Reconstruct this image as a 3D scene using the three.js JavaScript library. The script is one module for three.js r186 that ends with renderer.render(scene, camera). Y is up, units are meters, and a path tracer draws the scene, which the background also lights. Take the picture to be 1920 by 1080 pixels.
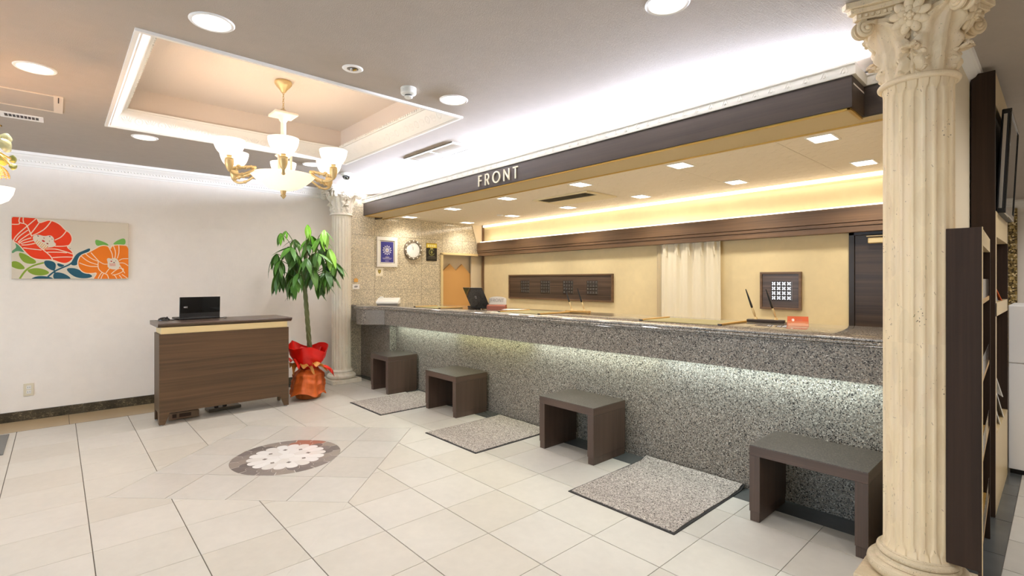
import * as THREE from 'three';
import { RoundedBoxGeometry } from 'three/addons/geometries/RoundedBoxGeometry.js';
import { TextGeometry } from 'three/addons/geometries/TextGeometry.js';
import { FontLoader } from 'three/addons/loaders/FontLoader.js';
import { RectAreaLightUniformsLib } from 'three/addons/lights/RectAreaLightUniformsLib.js';
import { mergeGeometries, mergeVertices, toCreasedNormals } from 'three/addons/utils/BufferGeometryUtils.js';

// ---------------------------------------------------------------- camera, exposure, large lights
const scene = new THREE.Scene();
scene.background = new THREE.Color(0.62, 0.8, 1.0).multiplyScalar(3.2);   // an overcast sky beyond the glazed entrance
const EYE = new THREE.Vector3(0.2636, 1.375, 4.4993), TURN = 47.716 * Math.PI / 180, FOCAL = 939.6;
const FX = Math.cos(TURN), FZ = -Math.sin(TURN);            // forward; X runs to the back office, Z runs along the counter towards the viewer
const camera = new THREE.PerspectiveCamera(2 * Math.atan(540 / FOCAL) * 180 / Math.PI, 1920 / 1080, 0.05, 60);
camera.position.copy(EYE);
camera.lookAt(EYE.x + FX, EYE.y, EYE.z + FZ);
camera.setViewOffset(1920, 1080, 0, 15, 1920, 1080);       // rising lens: level camera, verticals stay upright
const renderer = new THREE.WebGLRenderer({ antialias: true });
renderer.toneMapping = THREE.LinearToneMapping;
renderer.toneMappingExposure = 1.46;
renderer.shadowMap.enabled = true;
RectAreaLightUniformsLib.init();

const CEIL = 2.62, WALLZ = -2.35, TILT = 0.0066;            // the bulkheads and the counter rise by a few millimetres per metre towards the viewer
const up = (y, z) => y + TILT * z;
function areaLight(name, color, intensity, w, h, pos, target) {
  const l = new THREE.RectAreaLight(color, intensity, w, h);
  l.name = name; l.position.set(...pos); l.lookAt(...target); scene.add(l); return l;
}
function pointLight(parent, color, intensity, pos, radius) {
  const l = new THREE.PointLight(color, intensity, 0, 2);
  l.position.set(...pos); l.castShadow = true; l.shadow.radius = radius; l.name = 'lamp_light'; parent.add(l); return l;
}
function spotLight(parent, color, intensity, pos, target, angle, radius, penumbra = 1) {
  const l = new THREE.SpotLight(color, intensity, 0, angle, penumbra, 2);
  l.position.set(...pos); l.target.position.set(...target); l.castShadow = true; l.shadow.radius = radius; l.name = 'spot_light';
  parent.add(l); parent.add(l.target); return l;
}
const L = { coveI: 800, cove: 0xdee7ff, underI: 21.5, down: 0xf8f7fa, downI: 2.45, chand: 0xfff0e2, chandI: 0.045, bowlI: 0.07, officeI: 2.35, office: 0xfff6e8, warm: 0xfff2e0, warmI: 3.8, slotI: 8 };
// fluorescent tubes in the trough on top of the fascia, throwing light over the lip on to the lobby ceiling
for (let i = 0; i < 4; i++) { const z = -1.35 + i * 1.44, y = up(2.5415, z); areaLight('cove_tube_light', L.cove, L.coveI, 1.42, 0.04, [3.58, y, z], [3.58 - 0.72, y + 0.69, z]); }
// tubes under the counter's overhang, one per bay, of unlike tints
for (const [z0, z1, c, k] of [[-1.42, -0.15, 0xf0fff0, 0.8], [-0.1, 1.1, 0xf2f3a8, 0.55], [1.15, 2.45, 0xf2fff4, 1.0], [2.5, 3.85, 0xe8fbff, 1.15]])
  areaLight('under_counter_light', c, L.underI * k, z1 - z0, 0.03, [3.545, up(0.79, (z0 + z1) / 2), (z0 + z1) / 2], [3.575, 0, (z0 + z1) / 2]);
// warm strips on top of the beam on the office's back wall and in the slot at the edge of its ceiling
areaLight('wall_strip_light', L.warm, L.warmI, 5.6, 0.04, [5.735, 2.06, 0.65], [5.80, 2.36, 0.65]);
areaLight('slot_strip_light', L.warm, L.slotI, 5.6, 0.03, [5.762, 2.322, 0.65], [5.68, 2.14, 0.65]);

// ---------------------------------------------------------------- helpers
const font = await new FontLoader().loadAsync('fonts/droid/droid_sans_regular.typeface.json');
function rng(a) { return () => { a = (a + 0x6d2b79f5) | 0; let t = Math.imul(a ^ (a >>> 15), 1 | a); t = (t + Math.imul(t ^ (t >>> 7), 61 | t)) ^ t; return ((t ^ (t >>> 14)) >>> 0) / 4294967296; }; }
const clamp = (x, a = 0, b = 1) => Math.min(b, Math.max(a, x)), lerp = (a, b, t) => a + (b - a) * t, smooth = (a, b, x) => { const t = clamp((x - a) / (b - a)); return t * t * (3 - 2 * t); };
const taken = new Map();
function numbered(name) { const n = taken.get(name) ?? 0; taken.set(name, n + 1); return n ? name + '_' + String(n).padStart(3, '0') : name; }
function shadows(o) { o.traverse((m) => { if (m.isMesh) { m.castShadow = true; m.receiveShadow = true; } }); return o; }
function boxUV(g, turn = 0) {                                 // texture coordinates in metres, by the way each face points
  const p = g.attributes.position, n = g.attributes.normal, uv = new Float32Array(p.count * 2);
  for (let i = 0; i < p.count; i++) {
    const ax = Math.abs(n.getX(i)), ay = Math.abs(n.getY(i)), az = Math.abs(n.getZ(i));
    let u, v;
    if (ay >= ax && ay >= az) { u = p.getX(i); v = p.getZ(i); if (turn === 2) [u, v] = [v, u]; } else if (ax > az) { u = p.getZ(i); v = p.getY(i); } else { u = p.getX(i); v = p.getY(i); }
    if (turn === 1) [u, v] = [v, u];
    uv[i * 2] = u; uv[i * 2 + 1] = v;
  }
  g.setAttribute('uv', new THREE.BufferAttribute(uv, 2)); return g;
}
function flat(g) {
  const h = g.index ? g.toNonIndexed() : g.clone();
  if (!h.attributes.normal) h.computeVertexNormals();
  for (const k of Object.keys(h.attributes)) if (!['position', 'normal', 'uv'].includes(k)) h.deleteAttribute(k);
  h.clearGroups(); return h;
}
function join(list, turn = 0, keep = false) {
  const gs = (Array.isArray(list) ? list : [list]).map(flat);
  const g = gs.length > 1 ? mergeGeometries(keep ? gs : gs.map((x) => { x.deleteAttribute('uv'); return x; })) : gs[0];
  return keep ? g : boxUV(g, turn);
}
function add(name, list, mat, parent, o = {}) {              // ONE named mesh under parent
  const m = new THREE.Mesh(join(list, o.turn ?? 0, o.keep ?? false), mat);
  m.name = parent === scene ? numbered(name) : name; parent.add(m);
  if (o.at) m.position.set(...o.at);
  if (o.label) m.userData.label = o.label;
  if (o.kind) m.userData.kind = o.kind;
  return shadows(m);
}
function share(name, geo, mat, parent, at = [0, 0, 0], ry = 0) { // a piece that shares its geometry
  const m = new THREE.Mesh(geo, mat); m.name = name; m.position.set(...at); m.rotation.y = ry; parent.add(m); return shadows(m);
}
function thing(name, label, category, at = [0, 0, 0], o = {}) {
  const g = new THREE.Group(); g.name = numbered(name); g.position.set(...at); g.rotation.y = o.turn ?? 0;
  g.userData = { label, category }; if (o.group) g.userData.group = o.group; if (o.kind) g.userData.kind = o.kind;
  scene.add(g); return g;
}
function tag(m, label, category, group) { m.userData.label = label; m.userData.category = category; if (group) m.userData.group = group; return m; }
function structure(name) { const g = new THREE.Group(); g.name = numbered(name); g.userData.kind = 'structure'; scene.add(g); return g; }
function copy(src, at, label, turn) {
  const c = src.clone(); c.name = numbered(src.name.replace(/_\d{3}$/, '')); c.userData = { ...src.userData, label }; c.position.set(...at); if (turn !== undefined) c.rotation.y = turn; scene.add(c); return c;
}
const box = (w, h, d, x, y, z, r = 0.003) => (r ? new RoundedBoxGeometry(w, h, d, 1, Math.min(r, w / 2.1, h / 2.1, d / 2.1)) : new THREE.BoxGeometry(w, h, d)).translate(x, y, z);
const span = (x0, x1, y0, y1, z0, z1, r = 0.003) => box(x1 - x0, y1 - y0, z1 - z0, (x0 + x1) / 2, (y0 + y1) / 2, (z0 + z1) / 2, r);
const cyl = (r0, r1, h, x, y, z, n = 24) => new THREE.CylinderGeometry(r0, r1, h, n).translate(x, y, z);
const ball = (r, x, y, z, a = 16, b = 12) => new THREE.SphereGeometry(r, a, b).translate(x, y, z);
const lathe = (pts, n = 48) => new THREE.LatheGeometry(pts.map(([r, y]) => new THREE.Vector2(Math.max(r, 0.0001), y)), n);
function extrudeZ(pts, z0, z1, crease = 0.5) { const s = new THREE.Shape(pts.map(([x, y]) => new THREE.Vector2(x, y))); return toCreasedNormals(new THREE.ExtrudeGeometry(s, { depth: z1 - z0, bevelEnabled: false }).translate(0, 0, z0), crease); }
function extrudeX(pts, x0, x1, crease = 0.5) { const s = new THREE.Shape(pts.map(([z, y]) => new THREE.Vector2(-z, y))); return toCreasedNormals(new THREE.ExtrudeGeometry(s, { depth: x1 - x0, bevelEnabled: false }).translate(0, 0, x0).rotateY(Math.PI / 2), crease); }
function extrudeY(pts, y0, y1, bevel = 0) {                    // a plan outline [x, z] with a height
  const s = new THREE.Shape(pts.map(([x, z]) => new THREE.Vector2(x, -z)));
  return new THREE.ExtrudeGeometry(s, { depth: y1 - y0 - 2 * bevel, bevelEnabled: bevel > 0, bevelSize: bevel, bevelOffset: -bevel, bevelThickness: bevel, bevelSegments: 2 }).rotateX(-Math.PI / 2).translate(0, y0 + bevel, 0);
}
const tube = (pts, r, n = 24, m = 8, closed = false) => new THREE.TubeGeometry(new THREE.CatmullRomCurve3(pts.map((p) => new THREE.Vector3(...p)), closed), n, r, m, closed);
function grid(nu, nv, f, close = false) {                     // surface over u, v in 0..1
  const pos = [], uv = [], idx = [];
  for (let j = 0; j <= nv; j++) for (let i = 0; i <= nu; i++) { pos.push(...f(i / nu, j / nv)); uv.push(i / nu, j / nv); }
  for (let j = 0; j < nv; j++) for (let i = 0; i < nu; i++) { const a = j * (nu + 1) + i, b = a + 1, c = a + nu + 1, d = c + 1; idx.push(a, b, d, a, d, c); }
  const g = new THREE.BufferGeometry(); g.setAttribute('position', new THREE.Float32BufferAttribute(pos, 3)); g.setAttribute('uv', new THREE.Float32BufferAttribute(uv, 2)); g.setIndex(idx);
  if (close) { const h = mergeVertices(g.deleteAttribute('uv'), 1e-5); h.computeVertexNormals(); h.setAttribute('uv', new THREE.Float32BufferAttribute(new Float32Array(h.attributes.position.count * 2), 2)); return h; }
  g.computeVertexNormals(); return g;
}
function sheet(nu, nv, f, t) {                                // a curved sheet with thickness t; f gives [x,y,z]
  const front = grid(nu, nv, f), p = front.attributes.position, n = front.attributes.normal, pos = [], idx = [], N = p.count, W = nu + 1;
  for (let i = 0; i < N; i++) pos.push(p.getX(i), p.getY(i), p.getZ(i));
  for (let i = 0; i < N; i++) pos.push(p.getX(i) - n.getX(i) * t, p.getY(i) - n.getY(i) * t, p.getZ(i) - n.getZ(i) * t);
  const q = front.index.array; for (let i = 0; i < q.length; i += 3) { idx.push(q[i], q[i + 1], q[i + 2]); idx.push(N + q[i], N + q[i + 2], N + q[i + 1]); }
  const edge = (a, b) => idx.push(a, a + N, b + N, a, b + N, b);
  for (let i = 0; i < nu; i++) { edge(i + 1, i); edge(nv * W + i, nv * W + i + 1); }
  for (let j = 0; j < nv; j++) { edge(j * W, (j + 1) * W); edge((j + 1) * W + nu, j * W + nu); }
  const g = new THREE.BufferGeometry(); g.setAttribute('position', new THREE.Float32BufferAttribute(pos, 3)); g.setIndex(idx);
  const h = toCreasedNormals(g, 1.0); h.setAttribute('uv', new THREE.Float32BufferAttribute(new Float32Array(h.attributes.position.count * 2), 2)); return h;
}
function slabPoly(poly, y0, y1, b = 0.0012) {                 // a convex tile [x, z] with a chamfered top edge and no underside
  const n = poly.length; let cx = 0, cz = 0; for (const [x, z] of poly) { cx += x / n; cz += z / n; }
  let area = 0; for (let i = 0; i < n; i++) { const [a, c] = poly[i], [d, e] = poly[(i + 1) % n]; area += a * e - d * c; }
  const P = area > 0 ? poly.slice().reverse() : poly, pos = [], nor = [];
  const inn = P.map(([x, z]) => { const dx = cx - x, dz = cz - z, l = Math.hypot(dx, dz) || 1, k = Math.min(0.5, (b * 1.4) / l); return [x + dx * k, z + dz * k]; });
  const tri = (a, c, d, nn) => { pos.push(...a, ...c, ...d); for (let i = 0; i < 3; i++) nor.push(...nn); };
  for (let i = 1; i < n - 1; i++) tri([inn[0][0], y1, inn[0][1]], [inn[i][0], y1, inn[i][1]], [inn[i + 1][0], y1, inn[i + 1][1]], [0, 1, 0]);
  for (let i = 0; i < n; i++) {
    const j = (i + 1) % n, dx = P[j][0] - P[i][0], dz = P[j][1] - P[i][1], l = Math.hypot(dx, dz) || 1, o = [-dz / l, 0, dx / l], s = [o[0] * 0.7, 0.7, o[2] * 0.7];
    const A = [inn[i][0], y1, inn[i][1]], B = [inn[j][0], y1, inn[j][1]], Cc = [P[j][0], y1 - b, P[j][1]], D = [P[i][0], y1 - b, P[i][1]], E = [P[j][0], y0, P[j][1]], F = [P[i][0], y0, P[i][1]];
    tri(A, D, Cc, s); tri(A, Cc, B, s); tri(D, F, E, o); tri(D, E, Cc, o);
  }
  const g = new THREE.BufferGeometry(); g.setAttribute('position', new THREE.Float32BufferAttribute(pos, 3)); g.setAttribute('normal', new THREE.Float32BufferAttribute(nor, 3)); return g;
}
const clipHalf = (poly, ax, az, c, keepInside) => {            // keep points with ax*x+az*z <= c (inside) or >= c
  const out = [], s = (p) => (ax * p[0] + az * p[1] - c) * (keepInside ? 1 : -1);
  for (let i = 0; i < poly.length; i++) { const p = poly[i], q = poly[(i + 1) % poly.length], a = s(p), b = s(q); if (a <= 0) out.push(p); if (a * b < 0) { const t = a / (a - b); out.push([lerp(p[0], q[0], t), lerp(p[1], q[1], t)]); } }
  return out.length > 2 ? out : [];
};
const polyArea = (p) => Math.abs(p.reduce((s, [x, z], i) => { const [u, v] = p[(i + 1) % p.length]; return s + x * v - u * z; }, 0)) / 2;

// ---------------------------------------------------------------- procedural materials
function noise2(n, cells, seed, cellsY = cells) {              // tileable value noise, n x n pixels
  const r = rng(seed), g = new Float32Array(cells * cellsY).map(() => r()), out = new Float32Array(n * n);
  for (let y = 0; y < n; y++) { const fy = (y / n) * cellsY, y0 = Math.floor(fy), ty = smooth(0, 1, fy - y0), y1 = (y0 + 1) % cellsY;
    for (let x = 0; x < n; x++) { const fx = (x / n) * cells, x0 = Math.floor(fx), tx = smooth(0, 1, fx - x0), x1 = (x0 + 1) % cells;
      out[y * n + x] = lerp(lerp(g[y0 * cells + x0], g[y0 * cells + x1], tx), lerp(g[y1 * cells + x0], g[y1 * cells + x1], tx), ty); } }
  return out;
}
function fbm(n, cells, seed, oct = 4) { const out = new Float32Array(n * n); let a = 0.5, c = cells, t = 0; for (let o = 0; o < oct && c <= n / 2; o++, a *= 0.55, c *= 2) { const k = noise2(n, c, seed + o * 17); t += a; for (let i = 0; i < out.length; i++) out[i] += a * k[i]; } for (let i = 0; i < out.length; i++) out[i] /= t; return out; }
function dataTex(w, h, fill, size, srgb = true) {              // fill(x, y) -> [r, g, b] 0..255; size in metres [u, v]
  const d = new Uint8Array(w * h * 4);
  for (let y = 0; y < h; y++) for (let x = 0; x < w; x++) { const c = fill(x, y), i = (y * w + x) * 4; d[i] = clamp(c[0], 0, 255); d[i + 1] = clamp(c[1], 0, 255); d[i + 2] = clamp(c[2], 0, 255); d[i + 3] = 255; }
  const t = new THREE.DataTexture(d, w, h); t.wrapS = t.wrapT = THREE.RepeatWrapping; t.magFilter = THREE.LinearFilter; t.minFilter = THREE.LinearMipmapLinearFilter;
  if (srgb) t.colorSpace = THREE.SRGBColorSpace; t.repeat.set(1 / size[0], 1 / size[1]); t.needsUpdate = true; return t;
}
function canvasTex(w, h, draw) {
  const c = document.createElement('canvas'); c.width = w; c.height = h; draw(c.getContext('2d'), w, h);
  const t = new THREE.CanvasTexture(c); t.colorSpace = THREE.SRGBColorSpace; return t;
}
const std = (color, o = {}) => new THREE.MeshStandardMaterial({ color, roughness: 0.6, ...o });
const phys = (color, o = {}) => new THREE.MeshPhysicalMaterial({ color, roughness: 0.6, ...o });
function granite(n, size, cell, palette, seed) {               // packed crystals of several minerals
  const c = Math.round(size / cell), r = rng(seed), px = new Float32Array(c * c), pz = new Float32Array(c * c), kind = new Uint8Array(c * c), tone = new Float32Array(c * c), total = palette.reduce((s, p) => s + p[3], 0);
  for (let i = 0; i < c * c; i++) { px[i] = r(); pz[i] = r(); let k = r() * total, j = 0; while (j < palette.length - 1 && (k -= palette[j][3]) > 0) j++; kind[i] = j; tone[i] = 0.82 + 0.36 * r(); }
  const grain = fbm(256, 16, seed + 5, 4);
  return dataTex(n, n, (x, y) => {
    const fx = (x / n) * c, fy = (y / n) * c, ix = Math.floor(fx), iy = Math.floor(fy); let best = 9, at = 0;
    for (let dy = -1; dy <= 1; dy++) for (let dx = -1; dx <= 1; dx++) { const gx = (ix + dx + c) % c, gy = (iy + dy + c) % c, i = gy * c + gx, ex = ix + dx + px[i] - fx, ey = iy + dy + pz[i] - fy, d = ex * ex + ey * ey; if (d < best) { best = d; at = i; } }
    const p = palette[kind[at]], t = tone[at] * (0.9 + 0.2 * grain[((y * 3) % 256) * 256 + ((x * 3) % 256)]); return [p[0] * t, p[1] * t, p[2] * t];
  }, [size, size]);
}
const graniteTex = granite(1400, 1.4, 0.0052, [[40, 35, 30, 9], [106, 99, 90, 16], [136, 129, 118, 30], [154, 147, 134, 26], [150, 136, 120, 12], [192, 185, 172, 6]], 11);
const tanGraniteTex = granite(1000, 1.2, 0.0075, [[186, 175, 152, 10], [200, 189, 165, 24], [208, 197, 172, 30], [216, 205, 180, 24], [210, 195, 168, 12]], 12);
const M = {};
M.granite = phys(0xf2f2f2, { map: graniteTex, roughness: 0.34, specularIntensity: 0.55 });
M.graniteTop = phys(0xffffff, { map: graniteTex, roughness: 0.045 });
M.tanGranite = phys(0xffffff, { map: tanGraniteTex, roughness: 0.1 });
const soft = fbm(512, 4, 31, 6), fine = fbm(512, 32, 37, 4), weave = noise2(512, 170, 41), streaks = noise2(512, 128, 43, 16);
const at = (a, x, y) => a[(((y % 512) + 512) % 512) * 512 + (((x % 512) + 512) % 512)];
const tinted = (r, g, b, k, f = 0) => (x, y) => { const n = 1 + k * (at(soft, x, y) - 0.5) + f * (at(fine, x, y) - 0.5); return [r * n, g * n, b * n]; };
const paperBump = dataTex(512, 512, (x, y) => { const v = 255 * (0.5 + 0.5 * (at(weave, x, y * 2) - 0.5) + 0.4 * (at(streaks, x * 2, y) - 0.5)); return [v, v, v]; }, [0.55, 0.55], false);
M.wall = std(0xffffff, { map: dataTex(512, 512, tinted(244, 236, 224, 0.035, 0.02), [2.1, 2.1]), bumpMap: paperBump, bumpScale: 0.0008, roughness: 0.85 });
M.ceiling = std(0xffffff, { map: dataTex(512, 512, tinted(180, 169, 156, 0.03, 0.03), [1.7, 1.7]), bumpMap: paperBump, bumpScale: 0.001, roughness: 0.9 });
M.coffer = std(0xdccfc2, { bumpMap: paperBump, bumpScale: 0.0008, roughness: 0.88 });
M.officeWall = std(0xffffff, { map: dataTex(512, 512, tinted(232, 213, 167, 0.09, 0.03), [1.6, 1.6]), roughness: 0.8 });
M.beigePaint = std(0xe6d6b8, { roughness: 0.7 });
M.white = std(0xf8f6f2, { roughness: 0.5 });
M.plaster = std(0xf3efe6, { roughness: 0.62 });
M.greyPlaster = std(0xd9d6cc, { roughness: 0.6 });
M.grout = std(0x6e665b, { roughness: 0.9 });
M.darkGrout = std(0x3a352f, { roughness: 0.9 });
const tileMap = (r, g, b, s) => dataTex(256, 256, (x, y) => { const n = 1 + 0.05 * (at(soft, x * 2 + s * 97, y * 2 + s * 31) - 0.5) + 0.035 * (at(fine, x * 2 + s * 50, y * 2) - 0.5); return [r * n, g * n, b * n]; }, [1.13, 1.13]);
const tileBump = dataTex(512, 512, (x, y) => { const v = 255 * at(soft, x, y); return [v, v, v]; }, [1.9, 1.9], false);
M.tile = [[199, 194, 182], [196, 190, 177], [201, 196, 185]].map(([r, g, b], i) => phys(0xffffff, { map: tileMap(r, g, b, i), roughness: 0.34, bumpMap: tileBump, bumpScale: 0.001, specularIntensity: 0.6 }));
M.diamondTile = [[199, 195, 186], [196, 191, 181]].map(([r, g, b], i) => phys(0xffffff, { map: tileMap(r, g, b, i + 3), roughness: 0.26, specularIntensity: 0.7, bumpMap: tileBump, bumpScale: 0.0008 }));
M.greyStone = phys(0xffffff, { map: dataTex(256, 256, (x, y) => { const n = 1 + 0.3 * (at(soft, x * 2, y * 2) - 0.5); return [84 * n, 86 * n, 84 * n]; }, [0.9, 0.9]), roughness: 0.25 });
M.tanStone = phys(0xffffff, { map: dataTex(256, 256, (x, y) => { const n = 1 + 0.12 * (at(soft, x * 2, y * 2) - 0.5); return [176 * n, 154 * n, 118 * n]; }, [0.9, 0.9]), roughness: 0.3 });
M.petalDark = [0x7d7570, 0x8a817b, 0x958b82, 0x736c68].map((c) => phys(c, { roughness: 0.2 }));
M.petalRed = phys(0xa0705e, { roughness: 0.2 });
M.petalWhite = [0xe6e3df, 0xdfdbd5, 0xe9e7e3].map((c) => phys(c, { roughness: 0.16 }));
M.emperador = phys(0xffffff, { map: dataTex(512, 512, (x, y) => { const a = at(soft, x * 2, y), v = Math.abs(at(fine, x, y) - 0.5) < 0.012 || Math.abs(at(soft, x + 90, y * 2) - 0.52) < 0.006 ? 1.9 : 1, n = (0.62 + 0.85 * a) * v; return [64 * n, 57 * n, 44 * n]; }, [0.8, 0.8]), roughness: 0.2 });
M.goldMarble = phys(0xffffff, { map: granite(400, 0.8, 0.02, [[70, 56, 26, 20], [134, 112, 62, 30], [176, 152, 96, 20], [214, 196, 150, 6]], 77), roughness: 0.2 });
function wood(r, g, b, seed, contrast = 0.3, w = 1.6) {        // grain runs along u
  const n = 512, p = noise2(n, 4, seed, 128), q = noise2(n, 3, seed + 9, 56), s = noise2(n, 2, seed + 14, 22), f = noise2(n, 12, seed + 20, 256), l = fbm(n, 3, seed + 3, 4);
  return dataTex(n, n, (x, y) => { const i = ((y + Math.round(l[y * n + x] * 14)) & 511) * n + x, k = 1 + contrast * (0.5 * (p[i] - 0.5) + 0.6 * (q[i] - 0.5) + 0.7 * (s[i] - 0.5) + 0.25 * (f[i] - 0.5)); return [r * k, g * k, b * k]; }, [w, w * 0.4]);
}
M.fasciaWood = phys(0xffffff, { map: wood(56, 47, 40, 51, 0.2), roughness: 0.5, specularIntensity: 0.6 });
M.benchWood = phys(0xffffff, { map: wood(80, 63, 52, 53, 0.22), roughness: 0.42 });
M.deskWood = phys(0xffffff, { map: wood(86, 65, 44, 55, 0.26), roughness: 0.45, specularIntensity: 0.7 });
M.deskTop = phys(0xffffff, { map: wood(82, 66, 55, 56, 0.4), roughness: 0.3 });
M.shelfWood = phys(0xffffff, { map: wood(56, 41, 31, 57, 0.2), roughness: 0.55, specularIntensity: 0.5 });
M.beamWood = phys(0xffffff, { map: wood(112, 86, 62, 59, 0.25), roughness: 0.42 });
M.doorWood = phys(0xffffff, { map: wood(62, 48, 36, 61, 0.4), roughness: 0.4 });
M.darkFrame = std(0x2e2620, { roughness: 0.4 });
M.benchTop = phys(0xffffff, { map: granite(500, 0.6, 0.004, [[66, 58, 50, 30], [80, 71, 62, 40], [104, 96, 86, 10]], 81), roughness: 0.32 });
M.cream = std(0xe9d29c, { roughness: 0.5 });
M.shelfFace = phys(0xd6bd8d, { roughness: 0.35 });
M.gold = phys(0xdfc48e, { metalness: 0.6, roughness: 0.4 });
M.brass = phys(0xc9a150, { metalness: 0.9, roughness: 0.28 });
M.goldTrim = phys(0xc9a455, { metalness: 0.6, roughness: 0.35 });
M.soffit = std(0xc9b58a, { roughness: 0.6 });
M.black = std(0x141414, { roughness: 0.45 });
M.gloss = phys(0x0c0d0e, { roughness: 0.12, clearcoat: 0.6 });
M.rubber = std(0x2a2724, { roughness: 0.85 });
M.chrome = phys(0xcfd2d4, { metalness: 1, roughness: 0.22 });
M.steel = phys(0x9a9894, { metalness: 0.8, roughness: 0.35 });
M.letter = std(0xe8dfc4, { roughness: 0.45 });
M.mat = std(0xffffff, { map: granite(900, 0.9, 0.0055, [[58, 50, 46, 5], [128, 118, 110, 12], [162, 152, 142, 42], [176, 167, 156, 30], [192, 184, 174, 8]], 91), roughness: 0.95, bumpMap: dataTex(512, 512, (x, y) => { const v = 255 * at(weave, x, y); return [v, v, v]; }, [0.9, 0.9], false), bumpScale: 0.002 });
const stonePits = (base, dirt, seed) => canvasTex(1024, 1024, (c, w, h) => {
  const r = rng(seed); c.fillStyle = base; c.fillRect(0, 0, w, h);
  for (let i = 0; i < 260; i++) { c.fillStyle = `rgba(${r() < 0.5 ? '250,236,214' : '196,172,138'},${0.05 + 0.07 * r()})`; const x = r() * w, y = r() * h; c.beginPath(); c.ellipse(x, y, 8 + 30 * r(), 30 + 120 * r(), 0, 0, 7); c.fill(); }
  for (let i = 0; i < 300 * dirt; i++) { const x = r() * w, y = r() * h, l = 2 + 9 * r() ** 2, a = r() * 6; c.strokeStyle = `rgba(${70 + 40 * r()},${55 + 30 * r()},${35 + 20 * r()},${0.25 + 0.5 * r()})`; c.lineWidth = 0.8 + 1.6 * r(); c.beginPath(); c.moveTo(x, y); c.quadraticCurveTo(x + l * 0.4 * Math.cos(a), y + l * 0.7, x + l * Math.cos(a), y + l * Math.sin(a) * 1.4); c.stroke(); }
  for (let k = 0; k < 10 * dirt; k++) { const X = r() * w, Y = r() * h; for (let i = 0; i < 12; i++) { c.fillStyle = `rgba(60,46,30,${0.3 + 0.4 * r()})`; c.beginPath(); c.ellipse(X + (r() - 0.5) * 50, Y + (r() - 0.5) * 90, 1 + 1.6 * r(), 1 + 3 * r(), r() * 3, 0, 7); c.fill(); } }
});
function repeatTex(t, u, v) { t.wrapS = t.wrapT = THREE.RepeatWrapping; t.repeat.set(1 / u, 1 / v); return t; }
M.shaft = std(0xffffff, { map: repeatTex(stonePits('#f0dab2', 1, 3), 0.8, 1.1), roughness: 0.5 });
M.columnStone = std(0xffffff, { map: repeatTex(stonePits('#f0dbb6', 1.6, 4), 0.5, 0.5), roughness: 0.55 });
M.plinthStone = std(0xffffff, { map: repeatTex(stonePits('#d4c2a0', 5, 5), 0.35, 0.35), roughness: 0.6 });
M.paleShaft = std(0xffffff, { map: repeatTex(stonePits('#e6ddc8', 0.5, 6), 0.8, 1.1), roughness: 0.55 });
M.paleStone = std(0xffffff, { map: repeatTex(stonePits('#e8e0cf', 0.8, 7), 0.5, 0.5), roughness: 0.6 });
M.lampGlow = std(0xffffff, { emissive: 0xfff4e4, emissiveIntensity: 5, roughness: 0.4 });
M.officeGlow = std(0xffffff, { emissive: 0xfff3df, emissiveIntensity: 5, roughness: 0.4 });
M.tubeGlow = std(0xffffff, { emissive: 0xe8f0ff, emissiveIntensity: 4 });
M.underGlow = std(0xffffff, { emissive: 0xe4fff4, emissiveIntensity: 3 });
M.warmGlow = std(0xffffff, { emissive: 0xfff0d8, emissiveIntensity: 1.9 });
M.shadeGlass = std(0xfff6e8, { emissive: 0xfff3e4, emissiveIntensity: 0.9, roughness: 0.3 });
M.bowlGlass = std(0xfff1dc, { emissive: 0xffedd6, emissiveIntensity: 0.5, roughness: 0.3 });
M.leaf = [0x3f6b24, 0x4b7a2a, 0x35591f, 0x5d8c33].map((c) => phys(c, { roughness: 0.4, transmission: 0, sheen: 0 }));
M.youngLeaf = [0x8fc93a, 0x77bf2c, 0x9ad25a].map((c) => phys(c, { roughness: 0.38 }));
M.stem = std(0x5d6b38, { roughness: 0.8 });
M.trunk = std(0x6a7048, { roughness: 0.85 });
M.redPaper = phys(0xd81208, { roughness: 0.35, side: THREE.DoubleSide });
M.ribbon = phys(0xf0341f, { roughness: 0.5, transparent: true, opacity: 0.72, side: THREE.DoubleSide });
M.goldRibbon = phys(0xc98a35, { roughness: 0.4, side: THREE.DoubleSide });
M.orangePaper = std(0xffffff, { map: dataTex(256, 256, (x, y) => { const n = 1 + 0.5 * (at(soft, x * 2, y) - 0.5); return [190 * n, 88 * n, 22 * n]; }, [0.35, 0.5]), roughness: 0.55 });
M.orangePot = std(0xa8581a, { roughness: 0.5 });
M.curtain = phys(0xf0e6cc, { roughness: 0.9, side: THREE.DoubleSide });
M.paper = std(0xf4f1ea, { roughness: 0.7 });
M.pen = phys(0x161210, { roughness: 0.25 });
M.greenBaize = std(0x8d8250, { roughness: 0.5 });
M.trayWood = phys(0xb98f45, { roughness: 0.4 });
M.plastic = std(0xeceae2, { roughness: 0.4 });
M.vent = std(0xe9e4da, { roughness: 0.5 });
M.ventDark = std(0x3c342a, { roughness: 0.8 });

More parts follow.
